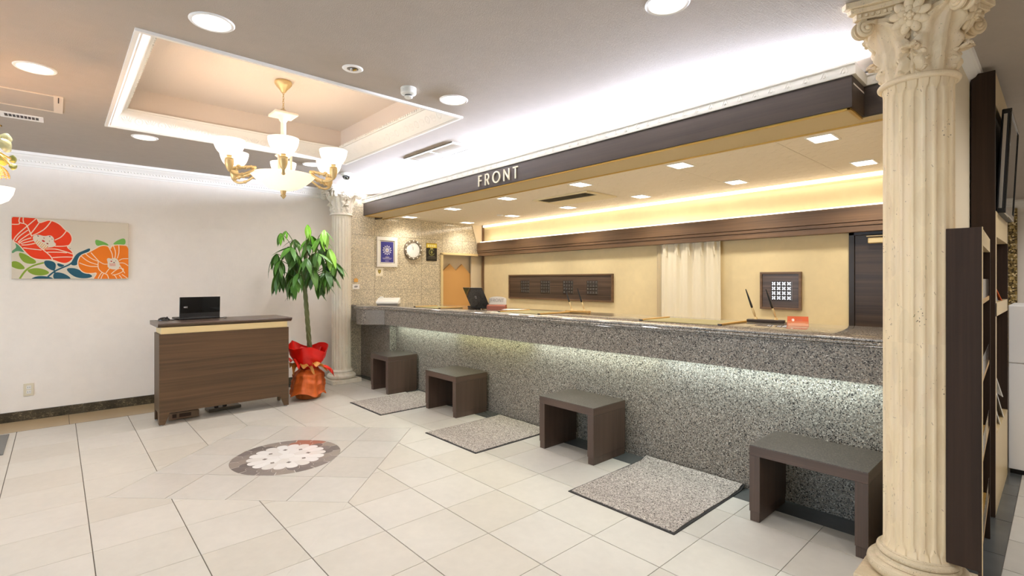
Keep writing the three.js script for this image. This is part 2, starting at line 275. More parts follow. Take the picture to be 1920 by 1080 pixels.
// ---------------------------------------------------------------- floor
const inFrame = (x, z, y = 0) => { const dx = x - EYE.x, dz = z - EYE.z, f = dx * FX + dz * FZ; if (f < 0.6) return false; const r = -dx * FZ + dz * FX; return Math.abs(r / f) < 1.12 && (EYE.y - y) / f < 0.66; };
const floor = structure('floor');
{
  add('screed', [span(-3.7, 11.6, -0.12, -0.004, -2.45, 6.6, 0)], M.grout, floor);
  const T = 0.4, GAPX = 0.0045, GAPZ = 0.0026, CX = 1.597, CZ = 0.42, HALF = 1.105, rest = [], r = rng(5);
  const N = [[1, 1], [-1, 1], [-1, -1], [1, -1]], D = HALF;   // the inlaid square stands on its corner: |x| + |z| <= HALF
  const pieces = (poly) => {                                   // a tile less the inlaid square
    const p = poly.map(([x, z]) => [x - CX, z - CZ]), out = []; let left = p;
    for (const [a, b] of N) { const o = clipHalf(left, a, b, D + 0.0015, false); if (o.length && polyArea(o) > 2e-5) out.push(o.map(([x, z]) => [x + CX, z + CZ])); left = clipHalf(left, a, b, D + 0.0015, true); if (!left.length) break; }
    return out;
  };
  const cut = (x0, x1, z0, z1) => { const g = GAPX / 2, h = GAPZ / 2; return [[x0 + g, z0 + h], [x1 - g, z0 + h], [x1 - g, z1 - h], [x0 + g, z1 - h]]; };
  const lay = (x0, x1, z0, z1) => {
    if (x1 - x0 < 0.03 || z1 - z0 < 0.03) return;
    const ps = pieces(cut(x0, x1, z0, z1)); if (!ps.length) return;
    const gs = ps.map((p) => slabPoly(p, -0.008, 0, 0.0008)), seen = [[x0, z0], [x1, z0], [x1, z1], [x0, z1]].some(([x, z]) => inFrame(x, z));
    if (seen) add('tile', gs, M.tile[Math.floor(r() * 3)], floor); else rest.push(...gs);
  };
  for (let i = -9; i < 29; i++) for (let j = -6; j < 17; j++) {
    const x0 = i * T, x1 = x0 + T, z0 = j * T, z1 = z0 + T;
    if (x0 < 3.4) {                                            // lobby, up to the grey strip along the counter
      const zMin = x0 < 1.9 ? -1.868 : -2.17;
      lay(x0, Math.min(x1, 3.44), Math.max(z0, zMin), Math.min(z1, 6.5));
    }
    if (x1 > 3.44 && z1 > 4.305) lay(Math.max(x0, 3.44), x1, Math.max(z0, 4.305), Math.min(z1, 6.5));
  }
  add('tile_field', rest, M.tile[0], floor, { kind: 'stuff' });
  // the inlaid square of tiles laid on the diagonal, four by four, around a round mosaic
  const RAD = 0.395, cs = Math.SQRT1_2, E4 = (HALF * Math.SQRT2) / 4, ring = [];
  for (let k = 0; k < 64; k++) ring.push([Math.cos((k / 64) * 2 * Math.PI), Math.sin((k / 64) * 2 * Math.PI)]);
  for (let a = -2; a < 2; a++) for (let b = -2; b < 2; b++) {
    const g = 0.0022, q = [[a * E4 + g, b * E4 + g], [(a + 1) * E4 - g, b * E4 + g], [(a + 1) * E4 - g, (b + 1) * E4 - g], [a * E4 + g, (b + 1) * E4 - g]];
    const inner = a >= -1 && a < 1 && b >= -1 && b < 1, gs = [];
    if (!inner) gs.push(slabPoly(q.map(([u, v]) => [CX + (u - v) * cs, CZ + (u + v) * cs]), -0.008, 0, 0.0008));
    else {                                                      // a corner is bitten out by the mosaic's edge
      const sx = a < 0 ? -1 : 1, sz = b < 0 ? -1 : 1, s = new THREE.Shape(), far = E4 - g, near = g, w = (u, v) => [CX + (u * sx - v * sz) * cs, CZ + (u * sx + v * sz) * cs], o = [];
      o.push([far, near], [far, far], [near, far]);
      for (let k = 0; k <= 14; k++) { const t = lerp(Math.PI / 2 - 0.002, 0.002, k / 14); o.push([(RAD + 0.0015) * Math.cos(t), (RAD + 0.0015) * Math.sin(t)]); }
      gs.push(extrudeY(o.filter(([u, v]) => u <= far + 1e-6 && v <= far + 1e-6).map(([u, v]) => w(u, v)), -0.008, 0));
    }
    add('diamond_tile', gs, M.diamondTile[(a + b + 8) % 2], floor);
  }
  const med = new THREE.Group(); med.name = 'medallion'; med.position.set(CX, 0, CZ); floor.add(med); med.userData.label = 'round mosaic of white petals on a dark scaled ring';
  add('medallion_bed', [cyl(RAD, RAD, 0.008, 0, -0.0052, 0, 64)], std(0xb3aca2), med);
  add('pale_bed', [cyl(0.24, 0.24, 0.004, 0, -0.0029, 0, 48)], std(0xc9c2b8, { roughness: 0.4 }), med);
  const RO = RAD - 0.001, NP = 18;
  for (let row = 0; row < 2; row++) for (let k = 0; k < NP; k++) { // dark scales around the rim
    const t0 = ((k + row * 0.5) / NP) * 2 * Math.PI, d = Math.PI / NP, o = [], r0 = row ? 0.325 : 0.268, r1 = row ? RO : 0.338;
    for (let m = 0; m <= 8; m++) { const s = -1 + m / 4, rr = row ? r1 : r0 + (r1 - r0) * Math.sqrt(Math.max(0, 1 - s * s)); o.push([rr * Math.cos(t0 + s * d * 0.955), rr * Math.sin(t0 + s * d * 0.955)]); }
    for (let m = 8; m >= 0; m--) { const s = -1 + m / 4, rr = row ? 0.2695 + 0.0695 * Math.sqrt(Math.max(0, 1 - (1 - Math.abs(s)) ** 2)) : 0.225; o.push([rr * Math.cos(t0 + s * d * 0.955), rr * Math.sin(t0 + s * d * 0.955)]); }
    const red = k === 15 || k === 16;
    add('scale', [extrudeY(o, -0.0045, row ? -0.0008 : -0.0004)], red ? M.petalRed : M.petalDark[(k * 7 + row * 3) % 4], med);
  }
  for (let row = 0; row < 2; row++) for (let k = 0; k < (row ? 9 : NP); k++) { // white petals
    const n = row ? 9 : NP, t0 = (k / n) * 2 * Math.PI, d = Math.PI / n, o = [], r0 = row ? 0.06 : 0.15, r1 = row ? 0.15 : 0.244, tip = row ? 0.165 : 0.284;
    for (let m = 0; m <= 10; m++) { const s = -1 + m / 5; o.push([(r1 + (tip - r1) * Math.sqrt(1 - s * s)) * Math.cos(t0 + s * d * 0.98), (r1 + (tip - r1) * Math.sqrt(1 - s * s)) * Math.sin(t0 + s * d * 0.98)]); }
    for (let m = 4; m >= 0; m--) { const s = -1 + m / 2; o.push([r0 * Math.cos(t0 + s * d * 0.96), r0 * Math.sin(t0 + s * d * 0.96)]); }
    add('petal', [extrudeY(o, -0.0045, row ? 0.0003 : 0)], M.petalWhite[(k + row) % 3], med);
  }
  add('centre_disc', [cyl(0.058, 0.058, 0.005, 0, -0.002, 0, 32)], M.petalWhite[2], med);
  for (let k = 0; k < 8; k++) { const t = ((k + 0.3) / 8) * 2 * Math.PI, q = 0.019; add('dark_inlay', [new THREE.BoxGeometry(q * 1.35, 0.004, q * 1.35).rotateY(Math.PI / 4 - t).translate(0.155 * Math.cos(t), -0.0005, 0.155 * Math.sin(t))], M.petalDark[k % 2], med); }
  // stone strips along the counter, the walls and the shelves; the tan border along the left wall
  const strip = (name, mat, x0, x1, z0, z1, len, alongX) => { const n = Math.max(1, Math.round((alongX ? x1 - x0 : z1 - z0) / len)); for (let i = 0; i < n; i++) { const a = alongX ? lerp(x0, x1, i / n) : lerp(z0, z1, i / n), b = alongX ? lerp(x0, x1, (i + 1) / n) : lerp(z0, z1, (i + 1) / n); add(name, [slabPoly(alongX ? cut(a, b, z0, z1) : cut(x0, x1, a, b), -0.008, -0.0005, 0.0006)], mat, floor); } };
  strip('grey_stone', M.greyStone, 3.44, 3.66, -2.17, 3.9, 0.6, false);
  strip('grey_stone', M.greyStone, 1.9, 3.66, -2.35, -2.17, 0.6, true);
  strip('grey_stone', M.greyStone, 3.25, 5.8, 4.14, 4.305, 0.5, true);
  add('office_floor', [span(3.7, 5.8, -0.004, -0.001, -2.34, 3.98, 0)], M.tile[1], floor);
  strip('tan_stone', M.tanStone, -3.5, 1.9, -2.35, -1.876, 0.8, true);
  add('threshold_gap', [span(-3.5, 1.9, -0.006, -0.0012, -1.877, -1.866, 0)], M.darkGrout, floor);
}

// ---------------------------------------------------------------- ceilings, walls
{
  const s = new THREE.Shape([[-3.6, 2.45], [11.6, 2.45], [11.6, -6.6], [-3.6, -6.6]].map(([x, y]) => new THREE.Vector2(x, y)));
  s.holes.push(new THREE.Path([[0.575, -1.40], [0.575, 0.635], [2.53, 0.635], [2.53, -1.40]].map(([x, y]) => new THREE.Vector2(x, y))));
  const ceiling = structure('ceiling');
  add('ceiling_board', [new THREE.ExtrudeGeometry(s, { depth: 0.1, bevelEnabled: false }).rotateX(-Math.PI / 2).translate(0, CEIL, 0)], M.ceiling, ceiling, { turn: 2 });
  add('coffer', [span(0.5, 2.64, 2.92, 3.0, -0.75, 1.5, 0), span(0.5, 0.655, 2.722, 2.925, -0.75, 1.5, 0), span(2.45, 2.64, 2.722, 2.925, -0.75, 1.5, 0), span(0.6551, 2.4499, 2.722, 2.925, -0.75, -0.555, 0), span(0.6551, 2.4499, 2.722, 2.925, 1.32, 1.5, 0)], M.coffer, ceiling);
}
{ // the plaster moulding round the coffer, with its row of shells and rings
  const trim = structure('trim_1'), X0 = 0.55, X1 = 2.555, Z0 = -0.66, Z1 = 1.425;
  const prof = (d) => [[0, 2.62], [0, 2.604], [0.02, 2.604], [0.028, 2.612], [0.036, 2.612], [0.04, 2.622], [0.105, 2.722], [0.11, 2.735], [0.125, 2.735], [0.13, 2.748], [0.09, 2.748], [0.07, 2.70], [0.05, 2.64]].map(([a, y]) => [d > 0 ? a : -a, y]);
  const side = (along, at, dir, a0, a1) => { // mitred length of moulding
    const p = prof(dir), n = p.length, pos = [], idx = [];
    for (const e of [0, 1]) for (const [o, y] of p) { const m = Math.abs(o), a = e ? a1 - m : a0 + m; pos.push(...(along === 'x' ? [a, y, at + o] : [at + o, y, a])); }
    for (let i = 0; i < n; i++) { const j = (i + 1) % n; idx.push(i, j, n + j, i, n + j, n + i); }
    const g = new THREE.BufferGeometry(); g.setAttribute('position', new THREE.Float32BufferAttribute(pos, 3)); g.setIndex(idx); return toCreasedNormals(g, 0.4);
  };
  add('moulding', [side('x', Z0, 1, X0, X1), side('x', Z1, -1, X0, X1), side('z', X0, 1, Z0, Z1), side('z', X1, -1, Z0, Z1)], M.plaster, trim);
  const ringG = join([new THREE.TorusGeometry(0.026, 0.006, 8, 20), ball(0.012, 0, 0, 0).scale(1, 1, 0.5)]);
  const shellG = join([...[-2, -1, 0, 1, 2].map((k) => ball(0.011, 0, 0, 0, 8, 6).scale(1, 2.4, 0.6).rotateZ(-k * 0.36).translate(k * 0.013, 0.012 - Math.abs(k) * 0.005, 0)), new THREE.TorusGeometry(0.03, 0.005, 6, 16, Math.PI).rotateZ(Math.PI)]);
  const tilt = Math.atan2(0.065, 0.1), put = (n, f) => { for (let i = 0; i < n; i++) { const [x, z, ry] = f((i + 0.5) / n), m = share('ornament', i % 2 ? ringG : shellG, M.plaster, trim, [x, 2.672, z]); m.rotation.order = 'YXZ'; m.rotation.set(tilt, ry, 0); } };
  put(23, (t) => [lerp(X0 + 0.1, X1 - 0.1, t), Z0 + 0.068, 0]);
  put(23, (t) => [X1 - 0.068, lerp(Z0 + 0.1, Z1 - 0.1, t), -Math.PI / 2]);
  put(23, (t) => [lerp(X0 + 0.1, X1 - 0.1, t), Z1 - 0.068, Math.PI]);
  put(23, (t) => [X0 + 0.068, lerp(Z0 + 0.1, Z1 - 0.1, t), Math.PI / 2]);
  const teeth = []; for (let i = 0; i < 52; i++) { const t = (i + 0.5) / 52; for (const x of [X0 + 0.128, X1 - 0.128]) teeth.push(box(0.012, 0.016, 0.02, x, 2.748, lerp(Z0 + 0.13, Z1 - 0.13, t), 0)); }
  add('dentils', teeth, M.plaster, trim, { kind: 'stuff' });
}
const crown = (flip) => [[0, 2.49], [0.012, 2.49], [0.014, 2.505], [0.024, 2.51], [0.03, 2.535], [0.05, 2.56], [0.075, 2.575], [0.085, 2.59], [0.1, 2.594], [0.104, 2.62], [0, 2.62]].map(([d, y]) => [d * flip, y]);
{
  const wall = structure('wall_left');
  add('wall_face', [span(-3.6, 3.345, 0, 2.63, -2.47, WALLZ, 0)], M.wall, wall);
  const t = structure('trim_2');
  add('crown_moulding', [extrudeX(crown(1).map(([d, y]) => [WALLZ + d, y]), -3.5, 3.0)], M.plaster, t);
  const beads = []; for (let i = 0; i < 150; i++) beads.push(ball(0.008, -1.2 + i * 0.028, 2.541, WALLZ + 0.036, 6, 5));
  add('bead_row', beads, M.plaster, t, { kind: 'stuff' });
  const b = structure('baseboard_left'), xs = [-3.5, -2.2, -1.0, 0.47, 1.62, 2.62, 3.0];
  for (let i = 0; i + 1 < xs.length; i++) add('stone', [span(xs[i] + 0.001, xs[i + 1] - 0.001, 0, 0.094, WALLZ - 0.002, WALLZ + 0.014, 0.002)], M.emperador, b);
}
{ // granite end wall beside the column, clad in slabs, with the niche at its far end
  const wall = structure('wall_granite'), X0 = 3.35, N0 = 4.945, NT = 1.80;
  add('wall_core', [span(3.4, N0 + 0.0, 0, 2.62, -2.47, -2.366, 0), span(N0, 5.82, NT, 2.62, -2.47, -2.366, 0)], M.grout, wall);
  const xs = [3.35, 3.75, 4.15, 4.55, N0, 5.35, 5.82], ys = [0, 0.43, 0.83, 1.23, 1.63, 2.03, 2.43, 2.62], g = 0.0012;
  for (let i = 0; i + 1 < xs.length; i++) for (let j = 0; j + 1 < ys.length; j++) {
    let y0 = ys[j]; if (i >= 4) { if (ys[j + 1] <= NT) continue; y0 = Math.max(y0, NT); }
    add('slab', [span(xs[i] + g, xs[i + 1] - g, y0 + g, ys[j + 1] - g, -2.367, WALLZ, 0.0015)], M.tanGranite, wall);
  }
  const niche = structure('wall_niche');
  add('niche_shell', [span(N0 - 0.05, 5.85, 0, NT + 0.05, -2.54, -2.485, 0), span(N0 - 0.06, N0, 0, NT, -2.484, -2.366, 0), span(5.585, 5.799, 0, NT, -2.42, -2.40, 0)], M.beigePaint, niche);
  add('niche_frame', [span(N0 - 0.035, N0 + 0.005, 0.0, NT + 0.01, -2.37, -2.325, 0.003), span(N0 - 0.035, 5.70, NT - 0.012, NT + 0.024, -2.37, -2.325, 0.003)], M.cream, niche);
  add('corner_board', [new THREE.ExtrudeGeometry(new THREE.Shape([[5.55, 2.33], [5.80, 2.33], [5.80, 1.99], [5.66, 1.99]].map(([x, y]) => new THREE.Vector2(x, y))), { depth: 0.018, bevelEnabled: false }).translate(0, 0, WALLZ)], M.beigePaint, niche);
}
{ // back office
  const wall = structure('wall_office');
  add('wall_face', [span(5.80, 5.92, 0, 2.62, -2.9, 4.1, 0)], M.officeWall, wall);
  add('corner_strip', [span(5.765, 5.80, 0, 2.33, -2.35, -2.31, 0.002)], M.beamWood, wall, { turn: 1 });
  const beam = structure('trim_3'); beam.rotation.x = -TILT * 0.8;
  add('wall_beam', [span(5.66, 5.805, 1.89, 2.03, -2.33, 4.05, 0.003), span(5.668, 5.805, 1.855, 1.887, -2.33, 4.05, 0.002), span(5.676, 5.805, 1.80, 1.852, -2.33, 4.05, 0.002)], M.beamWood, beam);
  add('strip_lamp', [span(5.715, 5.745, 2.031, 2.05, -2.3, 4.0, 0)], M.warmGlow, beam);
  const lid = structure('ceiling_office'); lid.rotation.x = -TILT;
  const Y = 2.335, r = rng(8), nx = 4, nz = 7, x0 = 3.88, x1 = 5.72, z0 = -2.34, z1 = 4.05;
  const emboss = dataTex(256, 256, (x, y) => { const u = ((x / 64) % 1) * 2 - 1, v = ((y / 64) % 1) * 2 - 1, d = Math.abs(u) + Math.abs(v), k = 255 * (0.35 + 0.5 * smooth(1.0, 0.8, d) * (0.7 + 0.3 * Math.cos(9 * d))); return [k, k, k]; }, [0.56, 0.56], false);
  M.officeCeiling = std(0xefe4d0, { roughness: 0.8, bumpMap: emboss, bumpScale: 0.006 });
  for (let i = 0; i < nx; i++) for (let j = 0; j < nz; j++) add('panel', [span(lerp(x0, x1, i / nx) + 0.0012, lerp(x0, x1, (i + 1) / nx) - 0.0012, Y, Y + 0.012, lerp(z0, z1, j / nz) + 0.0012, lerp(z0, z1, (j + 1) / nz) - 0.0012, 0.0015)], M.officeCeiling, lid);
  add('ceiling_backing', [span(3.8, x1, Y + 0.013, Y + 0.05, -2.4, 4.1, 0)], M.beigePaint, lid);
  add('slot_lamp', [span(5.772, 5.798, Y - 0.03, Y + 0.004, -2.3, 3.97, 0.003)], M.warmGlow, lid);
  add('slot_cover', [span(5.70, 5.81, Y + 0.09, Y + 0.12, -2.4, 4.1, 0)], M.beigePaint, lid);
  // office door in the back wall
  const d = structure('door_1');
  add('door_frame', [span(5.77, 5.802, 0, 1.835, 3.145, 3.19, 0.003), span(5.77, 5.802, 1.79, 1.835, 3.145, 4.02, 0.003), span(5.77, 5.802, 0, 1.835, 3.98, 4.025, 0.003)], M.darkFrame, d);
  add('door_leaf', [span(5.782, 5.80, 0.005, 1.788, 3.192, 3.978, 0.002)], M.doorWood, d);
  add('door_closer', [box(0.05, 0.055, 0.2, 5.757, 1.735, 3.40, 0.01), box(0.012, 0.012, 0.26, 5.742, 1.775, 3.42, 0.003)], M.gold, d);
  add('door_handle', [cyl(0.024, 0.024, 0.012, 0, 0, 0, 16).rotateZ(Math.PI / 2).translate(5.776, 1.0, 3.9), tube([[5.776, 1.0, 3.9], [5.745, 1.0, 3.9], [5.742, 1.0, 3.86], [5.742, 1.0, 3.79]], 0.008, 16, 8)], M.steel, d);
}
{ // dividing wall behind the near column and shelves, outer walls of the lobby
  const w = structure('wall_divider');
  add('wall_face', [span(3.335, 5.92, 0, 2.62, 3.99, 4.125, 0)], M.beigePaint, w);
  const t = structure('trim_4');
  add('crown_moulding', [extrudeX(crown(1).map(([d, y]) => [4.085 + d * 0.9, y]), 3.335, 5.93)], M.plaster, t);
  const far = structure('wall_far');
  add('wall_face', [span(11.4, 11.52, 0, 2.63, -2.4, 6.6, 0), span(5.9, 11.5, 0, 2.63, 3.70, 3.82, 0)], M.wall, far);
  const t5 = structure('trim_5');
  add('crown_moulding', [extrudeX(crown(1).map(([d, y]) => [3.82 + d, y]), 5.92, 11.4), extrudeZ(crown(-1).map(([d, y]) => [11.4 + d, y]), 3.82, 6.5)], M.plaster, t5);
  const p = structure('wall_pilaster');
  add('marble_face', [span(11.36, 11.405, 0, 2.5, 3.825, 4.02, 0.004)], M.goldMarble, p);
  const rear = structure('wall_rear');
  add('wall_face', [span(-3.6, 11.5, 0, 2.63, 6.5, 6.62, 0)], M.wall, rear);
  const side = structure('wall_entrance');
  add('wall_face', [span(-3.62, -3.5, 0, 2.63, -2.47, -1.2, 0), span(-3.62, -3.5, 0, 2.63, 3.4, 6.62, 0), span(-3.62, -3.5, 2.35, 2.63, -1.2, 3.4, 0)], M.wall, side);
  const win = structure('window_1'), bars = [];
  for (const z of [-1.17, 0.35, 1.88, 3.37]) bars.push(span(-3.59, -3.53, 0, 2.35, z - 0.03, z + 0.03, 0.004)); bars.push(span(-3.59, -3.53, 2.29, 2.35, -1.2, 3.4, 0.004), span(-3.59, -3.53, 0, 0.08, -1.2, 3.4, 0.004));
  add('window_frame', bars, M.steel, win);
  for (const [z0, z1] of [[-1.14, 0.32], [0.38, 1.85], [1.91, 3.34]]) add('pane', [span(-3.565, -3.555, 0.08, 2.29, z0, z1, 0)], phys(0xffffff, { transmission: 1, thickness: 0, roughness: 0.0, ior: 1.45 }), win);
}

// ---------------------------------------------------------------- columns
function acanthus(R, w0, H, out, curl) {                       // a leaf growing up a bell of radius R and rolling outwards at its tip
  const n = 44, sp = []; let r = 0, y = 0; for (let i = 0; i <= n; i++) { sp.push([r, y]); const v = i / n, a = 0.05 + out * v ** 1.7 + curl * Math.max(0, v - 0.72) ** 1.2 * 9, s = H / n * 1.12; r += Math.sin(a) * s; y += Math.cos(a) * s; }
  return sheet(28, 36, (u, v) => {
    const k = v * n, i = Math.min(n - 1, Math.floor(k)), t = k - i, rr = lerp(sp[i][0], sp[i + 1][0], t), yy = lerp(sp[i][1], sp[i + 1][1], t), s = u * 2 - 1;
    const lobe = 1 + 0.2 * Math.abs(Math.sin(v * 12.5)) - 0.14, w = w0 * (0.92 + 0.22 * Math.sin(Math.PI * Math.min(1, v * 1.15))) * (1 - 0.72 * smooth(0.62, 1.0, v)) * lobe;
    const rib = 0.013 * Math.cos(s * 3 * Math.PI) * (1 - 0.6 * v) * (0.3 + 0.7 * smooth(0, 0.25, v)) + 0.012 * Math.cos(v * 25 - Math.abs(s) * 6) * smooth(0.2, 0.9, Math.abs(s)) + 0.01 * s * s;
    const rho = R + rr + rib, ph = (s * w) / (R + rr * 0.9);
    return [rho * Math.cos(ph), yy, -rho * Math.sin(ph)];
  }, 0.018);
}
function makeColumn(label, x, z, shaftMat, stoneMat, plinthMat) {
  const c = thing('corinthian_column', label, 'column', [x, 0, z], { kind: 'thing' }), R = 0.127, NF = 20;
  add('plinth', [span(-0.2, 0.2, 0, 0.052, -0.2, 0.2, 0.006)], plinthMat, c);
  const torus = (r, y, h, k = 9) => Array.from({ length: k }, (_, i) => { const a = -Math.PI / 2 + (i / (k - 1)) * Math.PI; return [r + Math.cos(a) * h, y + Math.sin(a) * h]; });
  add('base', [toCreasedNormals(lathe([[0.02, 0.05], ...torus(0.158, 0.083, 0.031), [0.162, 0.117], [0.15, 0.124], [0.146, 0.136], ...torus(0.138, 0.15, 0.014, 7), [0.138, 0.167], [0.133, 0.172], [0.02, 0.172]], 72), 0.7)], plinthMat === M.plinthStone ? M.plinthStone : stoneMat, c);
  const nT = NF * 16, nY = 26, rows = [0.17, 0.18, 0.19, 0.198, 0.203, 0.209, 0.215, 0.222, 0.23]; for (let i = 1; i <= nY - 16; i++) rows.push(lerp(0.23, 2.17, i / (nY - 16))); rows.push(2.18, 2.19, 2.2, 2.206, 2.212, 2.222, 2.24);
  const shaft = grid(nT, rows.length - 1, (u, v) => {
    const y = rows[Math.round(v * (rows.length - 1))], ph = u * 2 * Math.PI, t = Math.abs(((u * NF) % 1) - 0.5) * 2, half = 0.74, s = t < half ? Math.sqrt(1 - (t / half) ** 2) : 0;
    const end = clamp(Math.min((y - 0.197) / 0.03, (2.213 - y) / 0.03)), round = t < half ? (end >= 1 ? 1 : smooth(1 - end - 0.001, 1.0, s)) : 0;
    const r = R + 0.006 * smooth(0.19, 0.17, y) + 0.004 * smooth(2.215, 2.24, y) - 0.0065 * s * round;
    return [r * Math.cos(ph), y, -r * Math.sin(ph)];
  });
  const uv = shaft.attributes.uv; for (let i = 0; i < uv.count; i++) uv.setXY(i, uv.getX(i) * 0.8, shaft.attributes.position.getY(i));
  add('shaft', [shaft], shaftMat, c, { keep: true });
  const cap = new THREE.Group(); cap.name = 'capital'; cap.position.y = 2.24; c.add(cap);
  add('necking', [lathe([[0.1, 0], ...torus(0.136, 0.013, 0.013, 9), [0.1, 0.028]], 64)], stoneMat, cap);
  add('bell', [lathe([[0.118, 0.02], [0.12, 0.1], [0.128, 0.18], [0.15, 0.26], [0.18, 0.31], [0.1, 0.315]], 48)], stoneMat, cap);
  const big = join([acanthus(0.127, 0.094, 0.285, 0.66, 1.05)]), small = join([acanthus(0.121, 0.052, 0.125, 0.3, 1.3)]);
  for (let k = 0; k < 4; k++) { share('acanthus_leaf', big, stoneMat, cap, [0, 0.022, 0], Math.PI / 4 + k * Math.PI / 2); share('small_leaf', small, stoneMat, cap, [0, 0.022, 0], k * Math.PI / 2); }
  const spiral = []; for (let i = 0; i <= 40; i++) { const t = i / 40, a = t * 4.2 * Math.PI, r = 0.036 * (1 - 0.8 * t); spiral.push([Math.sin(a) * r, Math.cos(a) * r, 0.012 * t]); }
  const scroll = join([tube(spiral, 0.0085, 60, 7), cyl(0.033, 0.033, 0.012, 0, 0, 0, 24).rotateX(Math.PI / 2).translate(0, 0, -0.006), ball(0.012, 0, 0, 0.012)]);
  for (let k = 0; k < 4; k++) for (const s of [-1, 1]) { // a pair of scrolls under each corner of the top slab
    const a = Math.PI / 4 + k * Math.PI / 2, m = share('volute', scroll, stoneMat, cap, [0, 0, 0]), q = new THREE.Vector3(Math.cos(a), 0, -Math.sin(a)), side = new THREE.Vector3(-q.z, 0, q.x).multiplyScalar(s * 0.018);
    m.position.copy(q.clone().multiplyScalar(0.238)).add(side).setY(0.262); m.rotation.y = Math.atan2(side.x, side.z); if (s < 0) m.scale.x = -1;
  }
  const petals = []; for (let k = 0; k < 9; k++) petals.push(ball(0.022, 0, 0, 0, 12, 8).scale(0.85, 1.35, 0.6).translate(0, 0.045, 0).rotateZ((k / 9) * 2 * Math.PI)); for (let k = 0; k < 6; k++) petals.push(ball(0.018, 0, 0, 0.012, 10, 8).scale(0.9, 1.2, 0.6).translate(0, 0.024, 0).rotateZ((k / 6) * 2 * Math.PI)); petals.push(ball(0.02, 0, 0, 0.008), ...[0, 1, 2, 3, 4].map((k) => ball(0.008, 0.014 * Math.cos(k * 1.256), 0.014 * Math.sin(k * 1.256), 0.022, 8, 6)));
  const rosette = join(petals);
  for (let k = 0; k < 4; k++) { const a = k * Math.PI / 2, m = share('rosette', rosette, stoneMat, cap, [0.178 * Math.cos(a), 0.262, -0.178 * Math.sin(a)]); m.rotation.order = 'YXZ'; m.rotation.set(0.35, a + Math.PI / 2, 0); }
  const plan = (h, c0) => { const o = []; for (let k = 0; k < 4; k++) { const a = k * Math.PI / 2; for (let i = 0; i <= 12; i++) { const s = -1 + i / 6, inset = c0 * (1 - s * s); const u = s * (h - 0.02), v = h - inset; o.push([v * Math.cos(a) - u * Math.sin(a), v * Math.sin(a) + u * Math.cos(a)]); } } return o; };
  add('abacus', [extrudeY(plan(0.205, 0.045), 0.302, 0.33, 0.004), extrudeY(plan(0.222, 0.045), 0.33, 0.352, 0.004), extrudeY(plan(0.238, 0.04), 0.352, 0.38, 0.004)], stoneMat, cap);
  const teeth = []; for (let k = 0; k < 4; k++) for (let i = 0; i < 17; i++) { const s = (i - 8) / 8.6; teeth.push(box(0.012, 0.014, 0.012, s * 0.185, 0.317, 0.206 - 0.045 * (1 - s * s), 0.002).rotateY(k * Math.PI / 2)); }
  add('bead_band', teeth, stoneMat, cap, { kind: 'stuff' });
  return c;
}
makeColumn('tall cream fluted column with a carved leafy capital, standing close by at the right', 3.13, 4.06, M.shaft, M.columnStone, M.plinthStone);
makeColumn('pale fluted column with a leafy capital in the far corner beside the potted tree', 3.13, -2.10, M.paleShaft, M.paleStone, M.paleStone);

